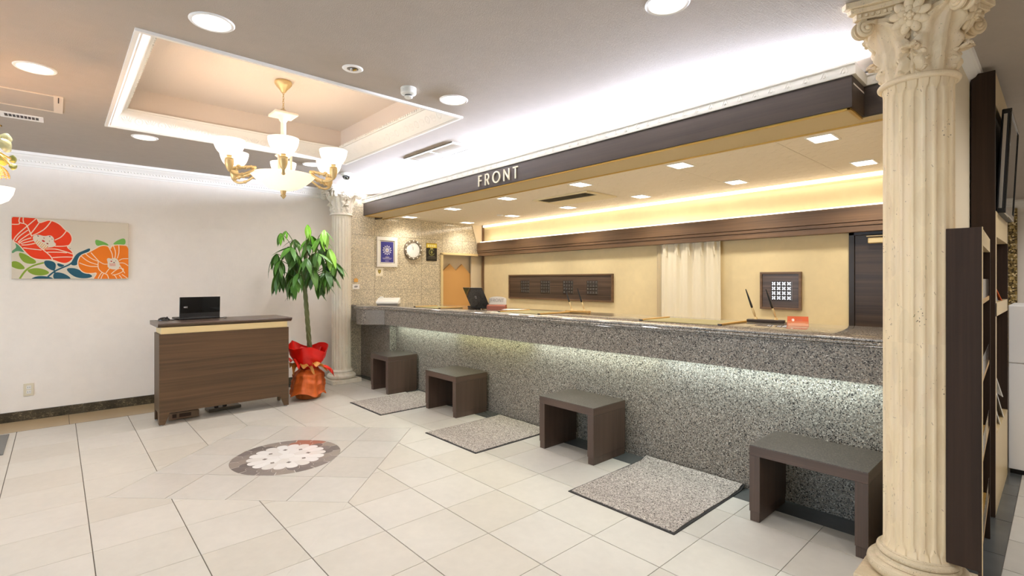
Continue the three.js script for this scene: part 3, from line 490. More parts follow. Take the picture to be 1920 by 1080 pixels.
// ---------------------------------------------------------------- the fascia over the counter
{
  const f = thing('counter_fascia', 'long dark wood fascia above the counter with the word FRONT', 'fascia', [0, 0, 0]); f.rotation.x = -TILT;
  const Z0 = -2.19, Z1 = 3.735, XF = 3.5, YB = 2.305, YT = 2.478, XS = 3.75;
  add('face_board', [span(XF, XF + 0.03, YB, YT, Z0, Z1, 0.001), span(XF + 0.0302, XS, YB, YT, Z1 - 0.03, Z1, 0.001), span(XF + 0.0302, XS, YB, YT, Z0, Z0 + 0.03, 0.001), span(XS + 0.0002, XS + 0.03, YB, YT, Z1 - 0.03, 3.985, 0.001), span(XS + 0.0002, XS + 0.03, YB - 0.02, YT, WALLZ + 0.002, Z0 + 0.03, 0.001)], M.fasciaWood, f);
  add('trough', [span(XF + 0.03, 3.85, 2.435, 2.445, Z0, Z1, 0), span(3.84, 3.86, 2.312, 2.585, WALLZ + 0.002, 3.985, 0)], M.white, f);
  add('soffit', [span(XF + 0.025, 3.88, YB - 0.004, YB + 0.012, Z0 + 0.02, Z1 - 0.02, 0.002), span(XS + 0.02, 3.88, YB - 0.004, YB + 0.012, Z1 - 0.03, 4.04, 0.001), span(XS + 0.02, 3.88, YB - 0.004, YB + 0.012, WALLZ + 0.004, Z0 + 0.03, 0.001)], M.soffit, f);
  add('gold_trim', [span(XF + 0.012, XF + 0.028, YB - 0.012, YB + 0.002, Z0 + 0.012, Z1 - 0.012, 0.002), span(XF + 0.012, XS + 0.02, YB - 0.012, YB + 0.002, Z1 - 0.03, Z1 - 0.012, 0.002), span(XF + 0.012, XS + 0.02, YB - 0.012, YB + 0.002, Z0 + 0.012, Z0 + 0.03, 0.002), span(3.868, 3.888, YB - 0.012, YB + 0.03, WALLZ + 0.004, 4.04, 0.002)], M.goldTrim, f);
  const cor = new THREE.Group(); cor.name = 'cornice'; f.add(cor);
  const pr = (d) => [[0, YT], [-0.012, YT], [-0.016, YT + 0.01], [-0.016, YT + 0.046], [-0.03, YT + 0.052], [-0.032, YT + 0.062], [0.02, YT + 0.062], [0.02, YT]].map(([x, y]) => [x + d, y]);
  add('moulding', [extrudeZ(pr(XF), Z0 - 0.02, Z1 + 0.02), extrudeZ(pr(XS), Z1, 4.04), span(XF - 0.012, XS, YT, YT + 0.06, Z1 - 0.005, Z1 + 0.018, 0.002)], M.greyPlaster, cor);
  const orn = join([box(0.005, 0.036, 0.007, 0, 0, -0.012, 0.001).rotateX(0.42), box(0.005, 0.036, 0.007, 0, 0, 0.012, 0.001).rotateX(-0.42), ball(0.007, 0, -0.008, 0, 8, 6)]);
  for (let i = 0; i < 62; i++) share('ornament', orn, M.greyPlaster, cor, [XF - 0.017, YT + 0.028, 3.70 - i * 0.095]);
  for (let i = 0; i < 3; i++) share('ornament', orn, M.greyPlaster, cor, [XS - 0.017, YT + 0.028, 3.8 + i * 0.095]);
  // raised letters built from strokes, in a thin geometric face
  const H = 0.114, S = 0.0135, DEP = 0.012, bar = (w, h, x, y, rz = 0) => new RoundedBoxGeometry(w, h, DEP, 1, 0.001).rotateZ(rz).translate(x, y, 0);
  const ringG = (R, rx, a0 = 0, a1 = Math.PI * 2) => { const sh = new THREE.Shape(), n = 40; for (let i = 0; i <= n; i++) { const t = lerp(a0, a1, i / n), p = [Math.cos(t) * R * rx, Math.sin(t) * R]; i ? sh.lineTo(...p) : sh.moveTo(...p); } if (a1 - a0 > 6.28) { const h = new THREE.Path(); for (let i = 0; i <= n; i++) { const t = lerp(a0, a1, i / n), p = [Math.cos(t) * (R - S) * rx, Math.sin(t) * (R - S)]; i ? h.lineTo(...p) : h.moveTo(...p); } sh.holes.push(h); } else for (let i = n; i >= 0; i--) { const t = lerp(a0, a1, i / n); sh.lineTo(Math.cos(t) * (R - S) * rx, Math.sin(t) * (R - S)); } return new THREE.ExtrudeGeometry(sh, { depth: DEP, bevelEnabled: false }).translate(0, 0, -DEP / 2); };
  const glyph = {
    F: [0.058, [bar(S, H, S / 2, H / 2), bar(0.056, S, 0.028, H - S / 2), bar(0.05, S, 0.025, H * 0.53)]],
    R: [0.068, [bar(S, H, S / 2, H / 2), bar(0.034, S, 0.017, H - S / 2), bar(0.034, S, 0.017, H * 0.47), ringG(H * 0.265 + S / 2, 0.95, -Math.PI / 2, Math.PI / 2).translate(0.031, H * 0.735 - S / 4, 0), bar(S, H * 0.53, 0.047, H * 0.235, 0.5)]],
    O: [0.118, [ringG(H / 2 + 0.002, 1.0).translate(0.059, H / 2, 0)]],
    N: [0.086, [bar(S, H, S / 2, H / 2), bar(S, H, 0.086 - S / 2, H / 2), bar(S, Math.hypot(H - S, 0.086 - S) + S * 0.6, 0.043, H / 2, Math.atan2(0.086 - S, H - S))]],
    T: [0.07, [bar(S, H, 0.035, H / 2), bar(0.07, S, 0.035, H - S / 2)]],
  };
  let z = 0.448;
  for (const ch of 'FRONT') { const [w, gs] = glyph[ch], m = add('letter', gs.map((g) => flat(g).rotateY(-Math.PI / 2)), M.letter, f, { at: [XF - DEP / 2 - 0.0005, 2.334, z] }); m.userData.label = 'cream raised letter ' + ch; z += w + 0.05; }
  add('cove_tube', [new THREE.CylinderGeometry(0.013, 0.013, 5.75, 12).rotateX(Math.PI / 2).translate(3.60, 2.545, 0.8)], M.tubeGlow, f);
}

// ---------------------------------------------------------------- the counter
const TOPY = 1.043, topAt = (z) => up(TOPY, z);
{
  const c = thing('reception_counter', 'long speckled grey granite reception counter with a polished top and lit base', 'counter');
  add('base', [span(3.63, 3.75, 0, 0.86, -1.5, 3.99, 0)], M.granite, c);
  add('side_pier', [span(3.53, 3.75, 0, 0.84, WALLZ + 0.002, -1.5, 0.006)], M.granite, c);
  const lift = (m) => { m.rotation.x = -TILT; return m; };
  const plan = (o) => [[3.42 - o, 3.985], [3.42 - o, -1.43 - o * 0.4], [3.245 - o, -1.60 - o * 0.4], [3.215 - o, -1.645], [3.205 - o, -1.70], [3.21 - o, -1.80 - o], [3.235 - o, -1.845 - o], [3.28 - o, -1.87 - o * 1.2], [3.36, -1.88 - o * 1.2], [3.36, WALLZ + 0.002], [4.24, WALLZ + 0.002], [4.24, 3.985]];
  const apron = plan(0).map(([x, z]) => [x, z]).slice(0, 10), inner = [[3.62, WALLZ + 0.002], [3.62, 3.985]];
  lift(add('apron', [toCreasedNormals(extrudeY([...apron, ...inner], 0.803, 0.998), 0.5)], M.granite, c));
  const nose = []; for (const [o, y0, y1] of [[0.014, 0.996, 1.008], [0.022, 1.008, 1.0265]]) nose.push(toCreasedNormals(extrudeY(plan(o), y0, y1, 0.0055), 0.9));
  nose.push(toCreasedNormals(extrudeY(plan(0.012), 1.0265, TOPY, 0.007), 0.9));
  lift(add('top', nose, M.graniteTop, c));
  add('back_board', [span(4.16, 4.19, 0, 0.99, -2.3, 3.98, 0.002)], M.beamWood, c);
  lift(add('strip_lamp', [span(3.555, 3.585, 0.80, 0.804, -1.42, 3.88, 0)], M.underGlow, c));
}

// ---------------------------------------------------------------- benches, mats
function makeBench(label, z, w, h) {
  const b = thing('bench', label, 'bench', [3.4, 0, z], { group: 'low benches along the reception counter' }), d = 0.4, t = 0.058;
  add('seat', [span(-d / 2, d / 2, h - t, h - 0.004, -w / 2, w / 2, 0.002)], M.benchWood, b, { turn: 2 });
  add('seat_top', [span(-d / 2 + 0.001, d / 2 - 0.001, h - 0.005, h, -w / 2 + 0.001, w / 2 - 0.001, 0.001)], M.benchTop, b);
  for (const s of [-1, 1]) { const leg = add('leg', [span(-d / 2, d / 2, 0.055, h - t - 0.0005, s > 0 ? w / 2 - t : -w / 2, s > 0 ? w / 2 : -w / 2 + t, 0.002)], M.benchWood, b, { turn: 1 }); add('foot', [span(-d / 2 + 0.004, d / 2 - 0.004, 0, 0.056, s > 0 ? w / 2 - t + 0.003 : -w / 2 + 0.003, s > 0 ? w / 2 - 0.003 : -w / 2 + t - 0.003, 0.002)], M.benchWood, leg, { turn: 1 }); }
  return b;
}
const b1 = makeBench('smallest dark brown bench at the far end of the counter, near the corner column', -1.155, 0.44, 0.452); void b1;
makeBench('dark brown bench between the first and second floor mats, second from the corner column', 0.165, 0.555, 0.412);
makeBench('dark brown bench between the middle mat and the nearest mat, third from the corner column', 1.885, 0.56, 0.425);
makeBench('nearest and largest looking dark brown bench, partly behind the cream column at the right', 3.575, 0.57, 0.432);
function makeMat(label, x0, x1, z0, z1, curl, seed) {
  const m = thing('floor_mat', label, 'mat', [(x0 + x1) / 2, 0, (z0 + z1) / 2], { group: 'grey speckled mats in front of the counter' }), w = x1 - x0, d = z1 - z0, n = fbm(64, 6, seed, 2);
  const lift = (u) => curl * smooth(0.9, 1.0, u) ** 1.5;
  const sheetAt = (inset, y0, y1, jag) => { const g = sheet(60, 40, (u, v) => { const e = jag * ((n[(Math.floor(v * 63)) * 64 + Math.floor(u * 63)] - 0.5) * 2), du = u === 0 || u === 1 ? e : 0, dv = v === 0 || v === 1 ? e : 0; const x = lerp(-w / 2 + inset, w / 2 - inset, u) + du, z = lerp(d / 2 - inset, -d / 2 + inset, v) + dv; return [x, y1 + lift(u), z]; }, y1 - y0); return g; };
  add('rubber_backing', [sheetAt(0, 0.0, 0.0045, 0)], M.rubber, m);
  add('pile', [sheetAt(0.014, 0.004, 0.0095, 0.006)], M.mat, m);
}
makeMat('farthest grey speckled mat, beside the bench near the corner column', 2.695, 3.59, -0.875, -0.155, 0.0, 1);
makeMat('middle grey speckled mat on the floor between the second and third benches', 2.715, 3.60, 0.645, 1.375, 0.004, 2);
makeMat('nearest and largest grey speckled mat before the counter, its back edge turned up', 2.725, 3.625, 2.335, 3.09, 0.022, 3);
tag(add('entrance_mat', [box(1.4, 0.006, 0.71, -0.745, 0.003, -1.455, 0.002)], M.greyStone, scene), 'plain dark grey mat on the floor at the left edge', 'mat');

// ---------------------------------------------------------------- small desk with notebook computer
{
  const d = thing('counter_desk', 'narrow dark wood desk with a cream band under its top, against the left wall', 'desk', [0, 0, 0]);
  const X0 = 0.977, X1 = 2.145, ZF = -1.2, ZB = -1.515;
  const foot = 0.115, body = new THREE.Shape([[X0, 0.01], [X0 + 0.045, 0.01], [X0 + 0.085, foot], [X1 - 0.085, foot], [X1 - 0.045, 0.01], [X1, 0.01], [X1, 0.862], [X0, 0.862]].map(([x, y]) => new THREE.Vector2(x, y)));
  add('front_panel', [new THREE.ExtrudeGeometry(body, { depth: 0.024, bevelEnabled: false }).translate(0, 0, ZF - 0.024)], M.deskWood, d);
  for (const s of [0, 1]) { const x = s ? X1 : X0, side = new THREE.Shape([[0.0, 0.01], [0.05, 0.01], [0.075, foot], [0.225, foot], [0.25, 0.01], [0.29, 0.01], [0.29, 0.862], [0, 0.862]].map(([a, y]) => new THREE.Vector2(a, y))); add('side_panel', [new THREE.ExtrudeGeometry(side, { depth: 0.024, bevelEnabled: false }).rotateY(Math.PI / 2).translate(s ? X1 - 0.024 : X0, 0, ZF - 0.0245)], M.deskWood, d, { turn: 1 }); void x; }
  add('shelf', [span(X0 + 0.025, X1 - 0.025, 0.118, 0.136, ZB + 0.01, ZF - 0.025, 0.001)], M.deskWood, d);
  add('cream_band', [span(X0 + 0.015, X1 - 0.012, 0.862, 0.925, ZB + 0.0, ZF - 0.01, 0.002)], M.cream, d);
  const top = [[-1.745, 0.966], [-1.192, 0.966], [-1.186, 0.958], [-1.19, 0.948], [-1.222, 0.925], [-1.735, 0.925], [-1.75, 0.948]];
  add('desk_top', [extrudeX(top, 0.967, 2.178, 0.3)], M.deskTop, d);
  for (const [x, z] of [[X0 + 0.022, ZF - 0.015], [X1 - 0.022, ZF - 0.015], [X0 + 0.014, ZB + 0.02], [X1 - 0.014, ZB + 0.02]]) add('foot_glide', [cyl(0.011, 0.013, 0.011, x, 0.0055, z, 12)], M.steel, d);
}
function makeLaptop(name, label, w, dep, ht, tilt, logo) {     // screen back faces +z
  const l = thing(name, label, 'laptop');
  add('base', [span(-w / 2, w / 2, 0.004, 0.022, -dep, 0.0, 0.005)], M.black, l);
  add('keyboard', [span(-w / 2 + 0.02, w / 2 - 0.02, 0.0222, 0.024, -dep + 0.09, -0.03, 0.0008)], M.rubber, l);
  const lid = new THREE.Group(); lid.name = 'lid'; lid.position.set(0, 0.02, -0.012); lid.rotation.x = tilt; l.add(lid);
  add('shell', [span(-w / 2, w / 2, 0, ht, -0.004, 0.006, 0.004)], M.gloss, lid);
  add('screen', [span(-w / 2 + 0.012, w / 2 - 0.012, 0.02, ht - 0.012, -0.0055, -0.0035, 0.0005)], std(0x1a2430, { roughness: 0.2 }), lid);
  add('hinge', [new THREE.CylinderGeometry(0.008, 0.008, w * 0.6, 12).rotateZ(Math.PI / 2).translate(0, 0.003, 0)], M.black, lid);
  logo(lid, w, ht); return l;
}
const word3 = (ch, size, d = 0.001) => { const g = new TextGeometry(ch, { font, size, depth: d, curveSegments: 6, bevelEnabled: false }); g.computeBoundingBox(); g.translate(-(g.boundingBox.min.x + g.boundingBox.max.x) / 2, -(g.boundingBox.min.y + g.boundingBox.max.y) / 2, 0); return g; };
{
  const a = makeLaptop('laptop', 'black laptop with a white word on its lid, open on the narrow wooden desk', 0.375, 0.25, 0.215, 0.06, (lid, w, h) => {
    add('logo', [word3('NEC', 0.014).translate(-w / 2 + 0.055, h * 0.52, 0.0062)], M.white, lid); add('lower_strip', [span(-w / 2 + 0.004, w / 2 - 0.004, 0.004, 0.05, 0.0058, 0.0066, 0.0003)], M.black, lid);
  });
  a.position.set(1.372, 0.966, -1.535); a.rotation.y = 0.12;
  const m = thing('computer_mouse', 'small black computer mouse at the left end of the wooden desk', 'mouse', [1.07, 0.966, -1.62], { turn: 1.3 });
  add('body', [new THREE.SphereGeometry(0.055, 24, 16, 0, Math.PI * 2, 0, Math.PI / 2).scale(0.62, 0.62, 1)], M.gloss, m);
  add('wheel', [cyl(0.008, 0.008, 0.006, 0, 0, 0, 12).rotateZ(Math.PI / 2).translate(0, 0.029, 0.026)], M.rubber, m);
  tag(add('mouse_cable', [tube([[1.115, 0.972, -1.6], [1.14, 0.969, -1.575], [1.165, 0.975, -1.56], [1.19, 0.969, -1.6], [1.22, 0.971, -1.64], [1.255, 0.972, -1.63]], 0.0032, 30, 6)], M.rubber, scene), 'thin black mouse cable looping over the wooden desk', 'cable');
  const cl = thing('cable_plug', 'small dark plug lying just right of the desk laptop', 'plug', [1.60, 0.966, -1.535]); add('body', [box(0.03, 0.018, 0.02, 0, 0.009, 0, 0.005)], M.steel, cl); add('lead', [tube([[-0.012, 0.008, 0], [-0.03, 0.006, -0.02], [-0.06, 0.004, -0.05]], 0.003, 12, 6)], M.rubber, cl);
  const bx = thing('adapter_box', 'flat brown box with dark vents on the floor under the desk', 'box', [1.2, 0, -1.44]); add('body', [box(0.26, 0.07, 0.16, 0, 0.037, 0, 0.006)], std(0x8a6f55, { roughness: 0.5 }), bx); for (const [x, w] of [[-0.08, 0.035], [0.01, 0.1]]) add('vent', [box(w, 0.036, 0.004, x, 0.04, 0.08, 0.001)], std(0x4a3324), bx);
  const ps = thing('power_strip', 'dark power strip with plugs on the floor under the desk', 'power strip', [1.585, 0, -1.545], { turn: 0.06 }); add('body', [box(0.31, 0.03, 0.15, 0, 0.015, 0, 0.006)], std(0x6d6455, { roughness: 0.5 }), ps); for (const x of [-0.075, 0.005]) { const p = add('plug', [box(0.036, 0.045, 0.03, x, 0.05, 0.03, 0.006)], M.black, ps); add('cord', [tube([[x, 0.06, 0.02], [x - 0.01, 0.09, -0.02], [x - 0.04, 0.07, -0.06]], 0.004, 12, 6)], M.black, p); }
}
{ // wall socket
  const o = thing('wall_socket', 'cream double wall socket low on the left wall under the painting', 'socket', [0.062, 0.297, WALLZ]);
  add('plate', [box(0.074, 0.122, 0.008, 0, 0, 0.004, 0.003)], std(0xe2d8bd, { roughness: 0.4 }), o);
  for (const y of [0.022, -0.022]) { const s = add('outlet', [box(0.034, 0.036, 0.004, 0.002, y, 0.009, 0.0015)], M.plastic, o); for (const x of [-0.005, 0.009]) add('slot', [box(0.0025, 0.012, 0.002, x, y, 0.0105, 0)], M.black, s); }
}
// ---------------------------------------------------------------- painting
{
  const X0 = 155, X1 = 1735, top = (x) => 105 + ((x - X0) / (X1 - X0)) * 120, bot = (x) => 948 + ((x - X0) / (X1 - X0)) * 10;
  const tex = canvasTex(1580, 1040, (c, W, H) => {
    const q = ([x, y]) => [((x - X0) / (X1 - X0)) * W, ((y - top(x)) / (bot(x) - top(x))) * H];
    const path = (pts, closed = true) => { const P = pts.map(q), n = P.length; c.beginPath(); if (closed) { c.moveTo((P[n - 1][0] + P[0][0]) / 2, (P[n - 1][1] + P[0][1]) / 2); for (let i = 0; i < n; i++) { const b = P[(i + 1) % n]; c.quadraticCurveTo(P[i][0], P[i][1], (P[i][0] + b[0]) / 2, (P[i][1] + b[1]) / 2); } c.closePath(); } else { c.moveTo(...P[0]); for (let i = 1; i < n - 1; i++) c.quadraticCurveTo(P[i][0], P[i][1], (P[i][0] + P[i + 1][0]) / 2, (P[i][1] + P[i + 1][1]) / 2); c.lineTo(...P[n - 1]); } };
    const fill = (col, pts) => { c.fillStyle = col; path(pts); c.fill(); }, line = (w, pts, col = '#f4dcc0') => { c.strokeStyle = col; c.lineWidth = w; c.lineCap = c.lineJoin = 'round'; path(pts, false); c.stroke(); };
    c.fillStyle = '#dfd3bd'; c.fillRect(0, 0, W, H);
    const R = '#f03c08', O = '#f07c0a', G = '#86a22e', G2 = '#74b24e', G3 = '#5f9468', B = '#1c5566', P = '#f6dcc2';
    // stems and leaves
    fill(G3, [[190, 448], [225, 470], [270, 520], [320, 575], [300, 590], [215, 565], [160, 610], [152, 570], [210, 530], [205, 490]]);
    fill(G, [[235, 592], [290, 600], [360, 640], [440, 690], [465, 735], [400, 752], [310, 735], [255, 670]]); fill(G, [[150, 712], [210, 708], [270, 740], [330, 815], [250, 825], [180, 800], [150, 780]]);
    fill(G, [[335, 830], [440, 800], [560, 820], [640, 870], [560, 910], [440, 905], [370, 870]]); line(26, [[255, 945], [290, 880], [345, 815], [430, 765], [545, 735]], G);
    fill(B, [[555, 702], [640, 705], [705, 735], [712, 790], [690, 850], [610, 815], [560, 760]]); fill(B, [[725, 735], [800, 760], [830, 770], [780, 800], [730, 775]]); line(24, [[610, 920], [680, 855], [780, 808], [900, 760], [960, 700]], B);
    fill(B, [[900, 770], [930, 700], [990, 610], [1080, 575], [1180, 535], [1170, 590], [1060, 620], [1010, 700], [1000, 775]]); fill(B, [[835, 810], [960, 805], [1060, 850], [1230, 915], [1150, 950], [1000, 945], [900, 890]]);
    fill(B, [[680, 860], [790, 870], [880, 915], [920, 960], [780, 965], [670, 960]]); fill(B, [[390, 950], [460, 915], [560, 915], [650, 930], [690, 965], [400, 965]]); line(22, [[690, 840], [700, 900], [720, 960]], B); fill(B, [[870, 545], [895, 535], [912, 556], [890, 560]]);
    fill(G2, [[1238, 420], [1330, 445], [1420, 480], [1450, 515], [1350, 500], [1260, 520]]); fill(G2, [[1490, 500], [1560, 445], [1685, 405], [1700, 505], [1600, 498]]);
    // red flower
    const red = [[130, 90], [300, 95], [470, 120], [480, 200], [560, 170], [630, 150], [760, 205], [830, 290], [905, 335], [935, 420], [900, 490], [850, 520], [930, 580], [950, 640], [930, 700], [850, 750], [760, 735], [660, 690], [520, 695], [400, 670], [320, 590], [240, 480], [140, 420]];
    c.fillStyle = R; path(red); c.fill(); line(15, [...red.slice(2), red[2]], P);
    for (const l of [[[260, 95], [238, 150], [250, 190], [330, 200], [360, 270], [400, 370]], [[300, 95], [290, 140], [300, 185]], [[150, 205], [240, 212], [250, 190]], [[490, 195], [440, 270], [385, 340]], [[650, 165], [590, 260], [480, 330], [410, 360]], [[850, 300], [800, 380], [700, 425]], [[350, 290], [250, 360], [205, 430]], [[370, 340], [280, 400], [235, 450]], [[390, 395], [300, 420], [245, 465]], [[420, 430], [340, 450], [270, 470]], [[440, 470], [350, 490], [280, 490]], [[300, 530], [400, 545], [520, 560]], [[500, 520], [560, 570], [640, 640], [665, 690]], [[540, 550], [680, 540], [810, 575], [940, 620]], [[600, 590], [740, 590], [850, 600]], [[670, 665], [800, 655], [930, 660]], [[700, 510], [800, 515], [900, 500]]]) line(15, l, P);
    fill('#e6d8c2', [[400, 370], [480, 345], [560, 375], [640, 355], [690, 400], [680, 450], [720, 480], [690, 520], [600, 530], [520, 545], [440, 470]]);
    for (let i = 0; i < 7; i++) line(9, [[440 + i * 22, 470 + i * 14], [475 + i * 22, 425 + i * 14]], '#e7a24a');
    for (const [x, y, s, col] of [[480, 368, 12, '#5a3030'], [630, 377, 12, '#5a3030'], [660, 412, 8, '#4a3434'], [548, 438, 22, '#c81e1e'], [600, 474, 15, '#8e1c1c'], [556, 398, 10, '#a02020'], [625, 440, 7, '#4a3434'], [520, 520, 6, '#4a3434'], [600, 512, 6, '#4a3434']]) { const [X, Y] = q([x, y]); c.fillStyle = col; c.beginPath(); c.ellipse(X, Y, s, s * 0.62, 0.7, 0, 7); c.fill(); }
    // orange flower
    const org = [[1010, 690], [1050, 630], [1150, 600], [1230, 560], [1330, 505], [1420, 510], [1470, 550], [1480, 510], [1600, 500], [1760, 520], [1760, 960], [1650, 950], [1560, 960], [1300, 955], [1210, 960], [1290, 870], [1200, 885], [1090, 880], [1020, 820], [1000, 750]];
    c.fillStyle = O; path(org); c.fill(); line(15, [...org.slice(14), ...org.slice(0, 8)], P); line(15, org.slice(6, 10), P);
    for (const l of [[[1430, 515], [1490, 600], [1500, 680]], [[1510, 515], [1550, 590], [1530, 690]], [[1590, 510], [1600, 590], [1570, 680]], [[1115, 620], [1180, 680], [1290, 720]], [[1190, 605], [1250, 670], [1310, 730]], [[1055, 650], [1130, 720], [1280, 765]], [[1030, 740], [1150, 790], [1280, 790]], [[1310, 725], [1360, 760], [1430, 760]], [[1290, 730], [1280, 810], [1340, 870], [1420, 900]], [[1740, 690], [1650, 685], [1600, 710]], [[1740, 790], [1680, 745], [1600, 745]], [[1600, 770], [1640, 830], [1680, 880]], [[1400, 880], [1440, 830], [1470, 800]], [[1480, 890], [1560, 820], [1660, 815], [1660, 860], [1560, 900], [1500, 905]], [[1290, 950], [1320, 890], [1350, 870]], [[1330, 955], [1350, 900], [1380, 880]], [[1440, 955], [1430, 910], [1400, 890]], [[1560, 955], [1540, 920], [1520, 905]], [[1640, 955], [1600, 910]], [[1720, 950], [1640, 900]]]) line(13, l, P);
    fill('#e6d8c2', [[1410, 690], [1440, 675], [1480, 690], [1530, 672], [1580, 700], [1600, 750], [1610, 800], [1560, 835], [1480, 830], [1420, 800], [1430, 740]]);
    for (const [x, y, s, col] of [[1480, 722, 13, '#b81820'], [1520, 738, 11, '#3a2020'], [1545, 718, 7, '#3a2a2a'], [1495, 700, 6, '#b03030']]) { const [X, Y] = q([x, y]); c.fillStyle = col; c.beginPath(); c.ellipse(X, Y, s, s * 0.75, 0.5, 0, 7); c.fill(); }
    for (let i = 0; i < 6; i++) line(6, [[1455 + i * 16, 750], [1465 + i * 14, 785]], '#e0584a');
  });
  const p = thing('painting', 'canvas painting of red and orange flowers on the left wall', 'painting', [0.394, 1.686, WALLZ]);
  add('stretcher', [box(0.9, 0.6, 0.028, 0, 0, 0.014, 0.003)], std(0xd9cdb6, { roughness: 0.8 }), p);
  add('canvas', [new THREE.PlaneGeometry(0.896, 0.596).translate(0, 0, 0.0287)], std(0xffffff, { map: tex, roughness: 0.75 }), p, { keep: true });
}

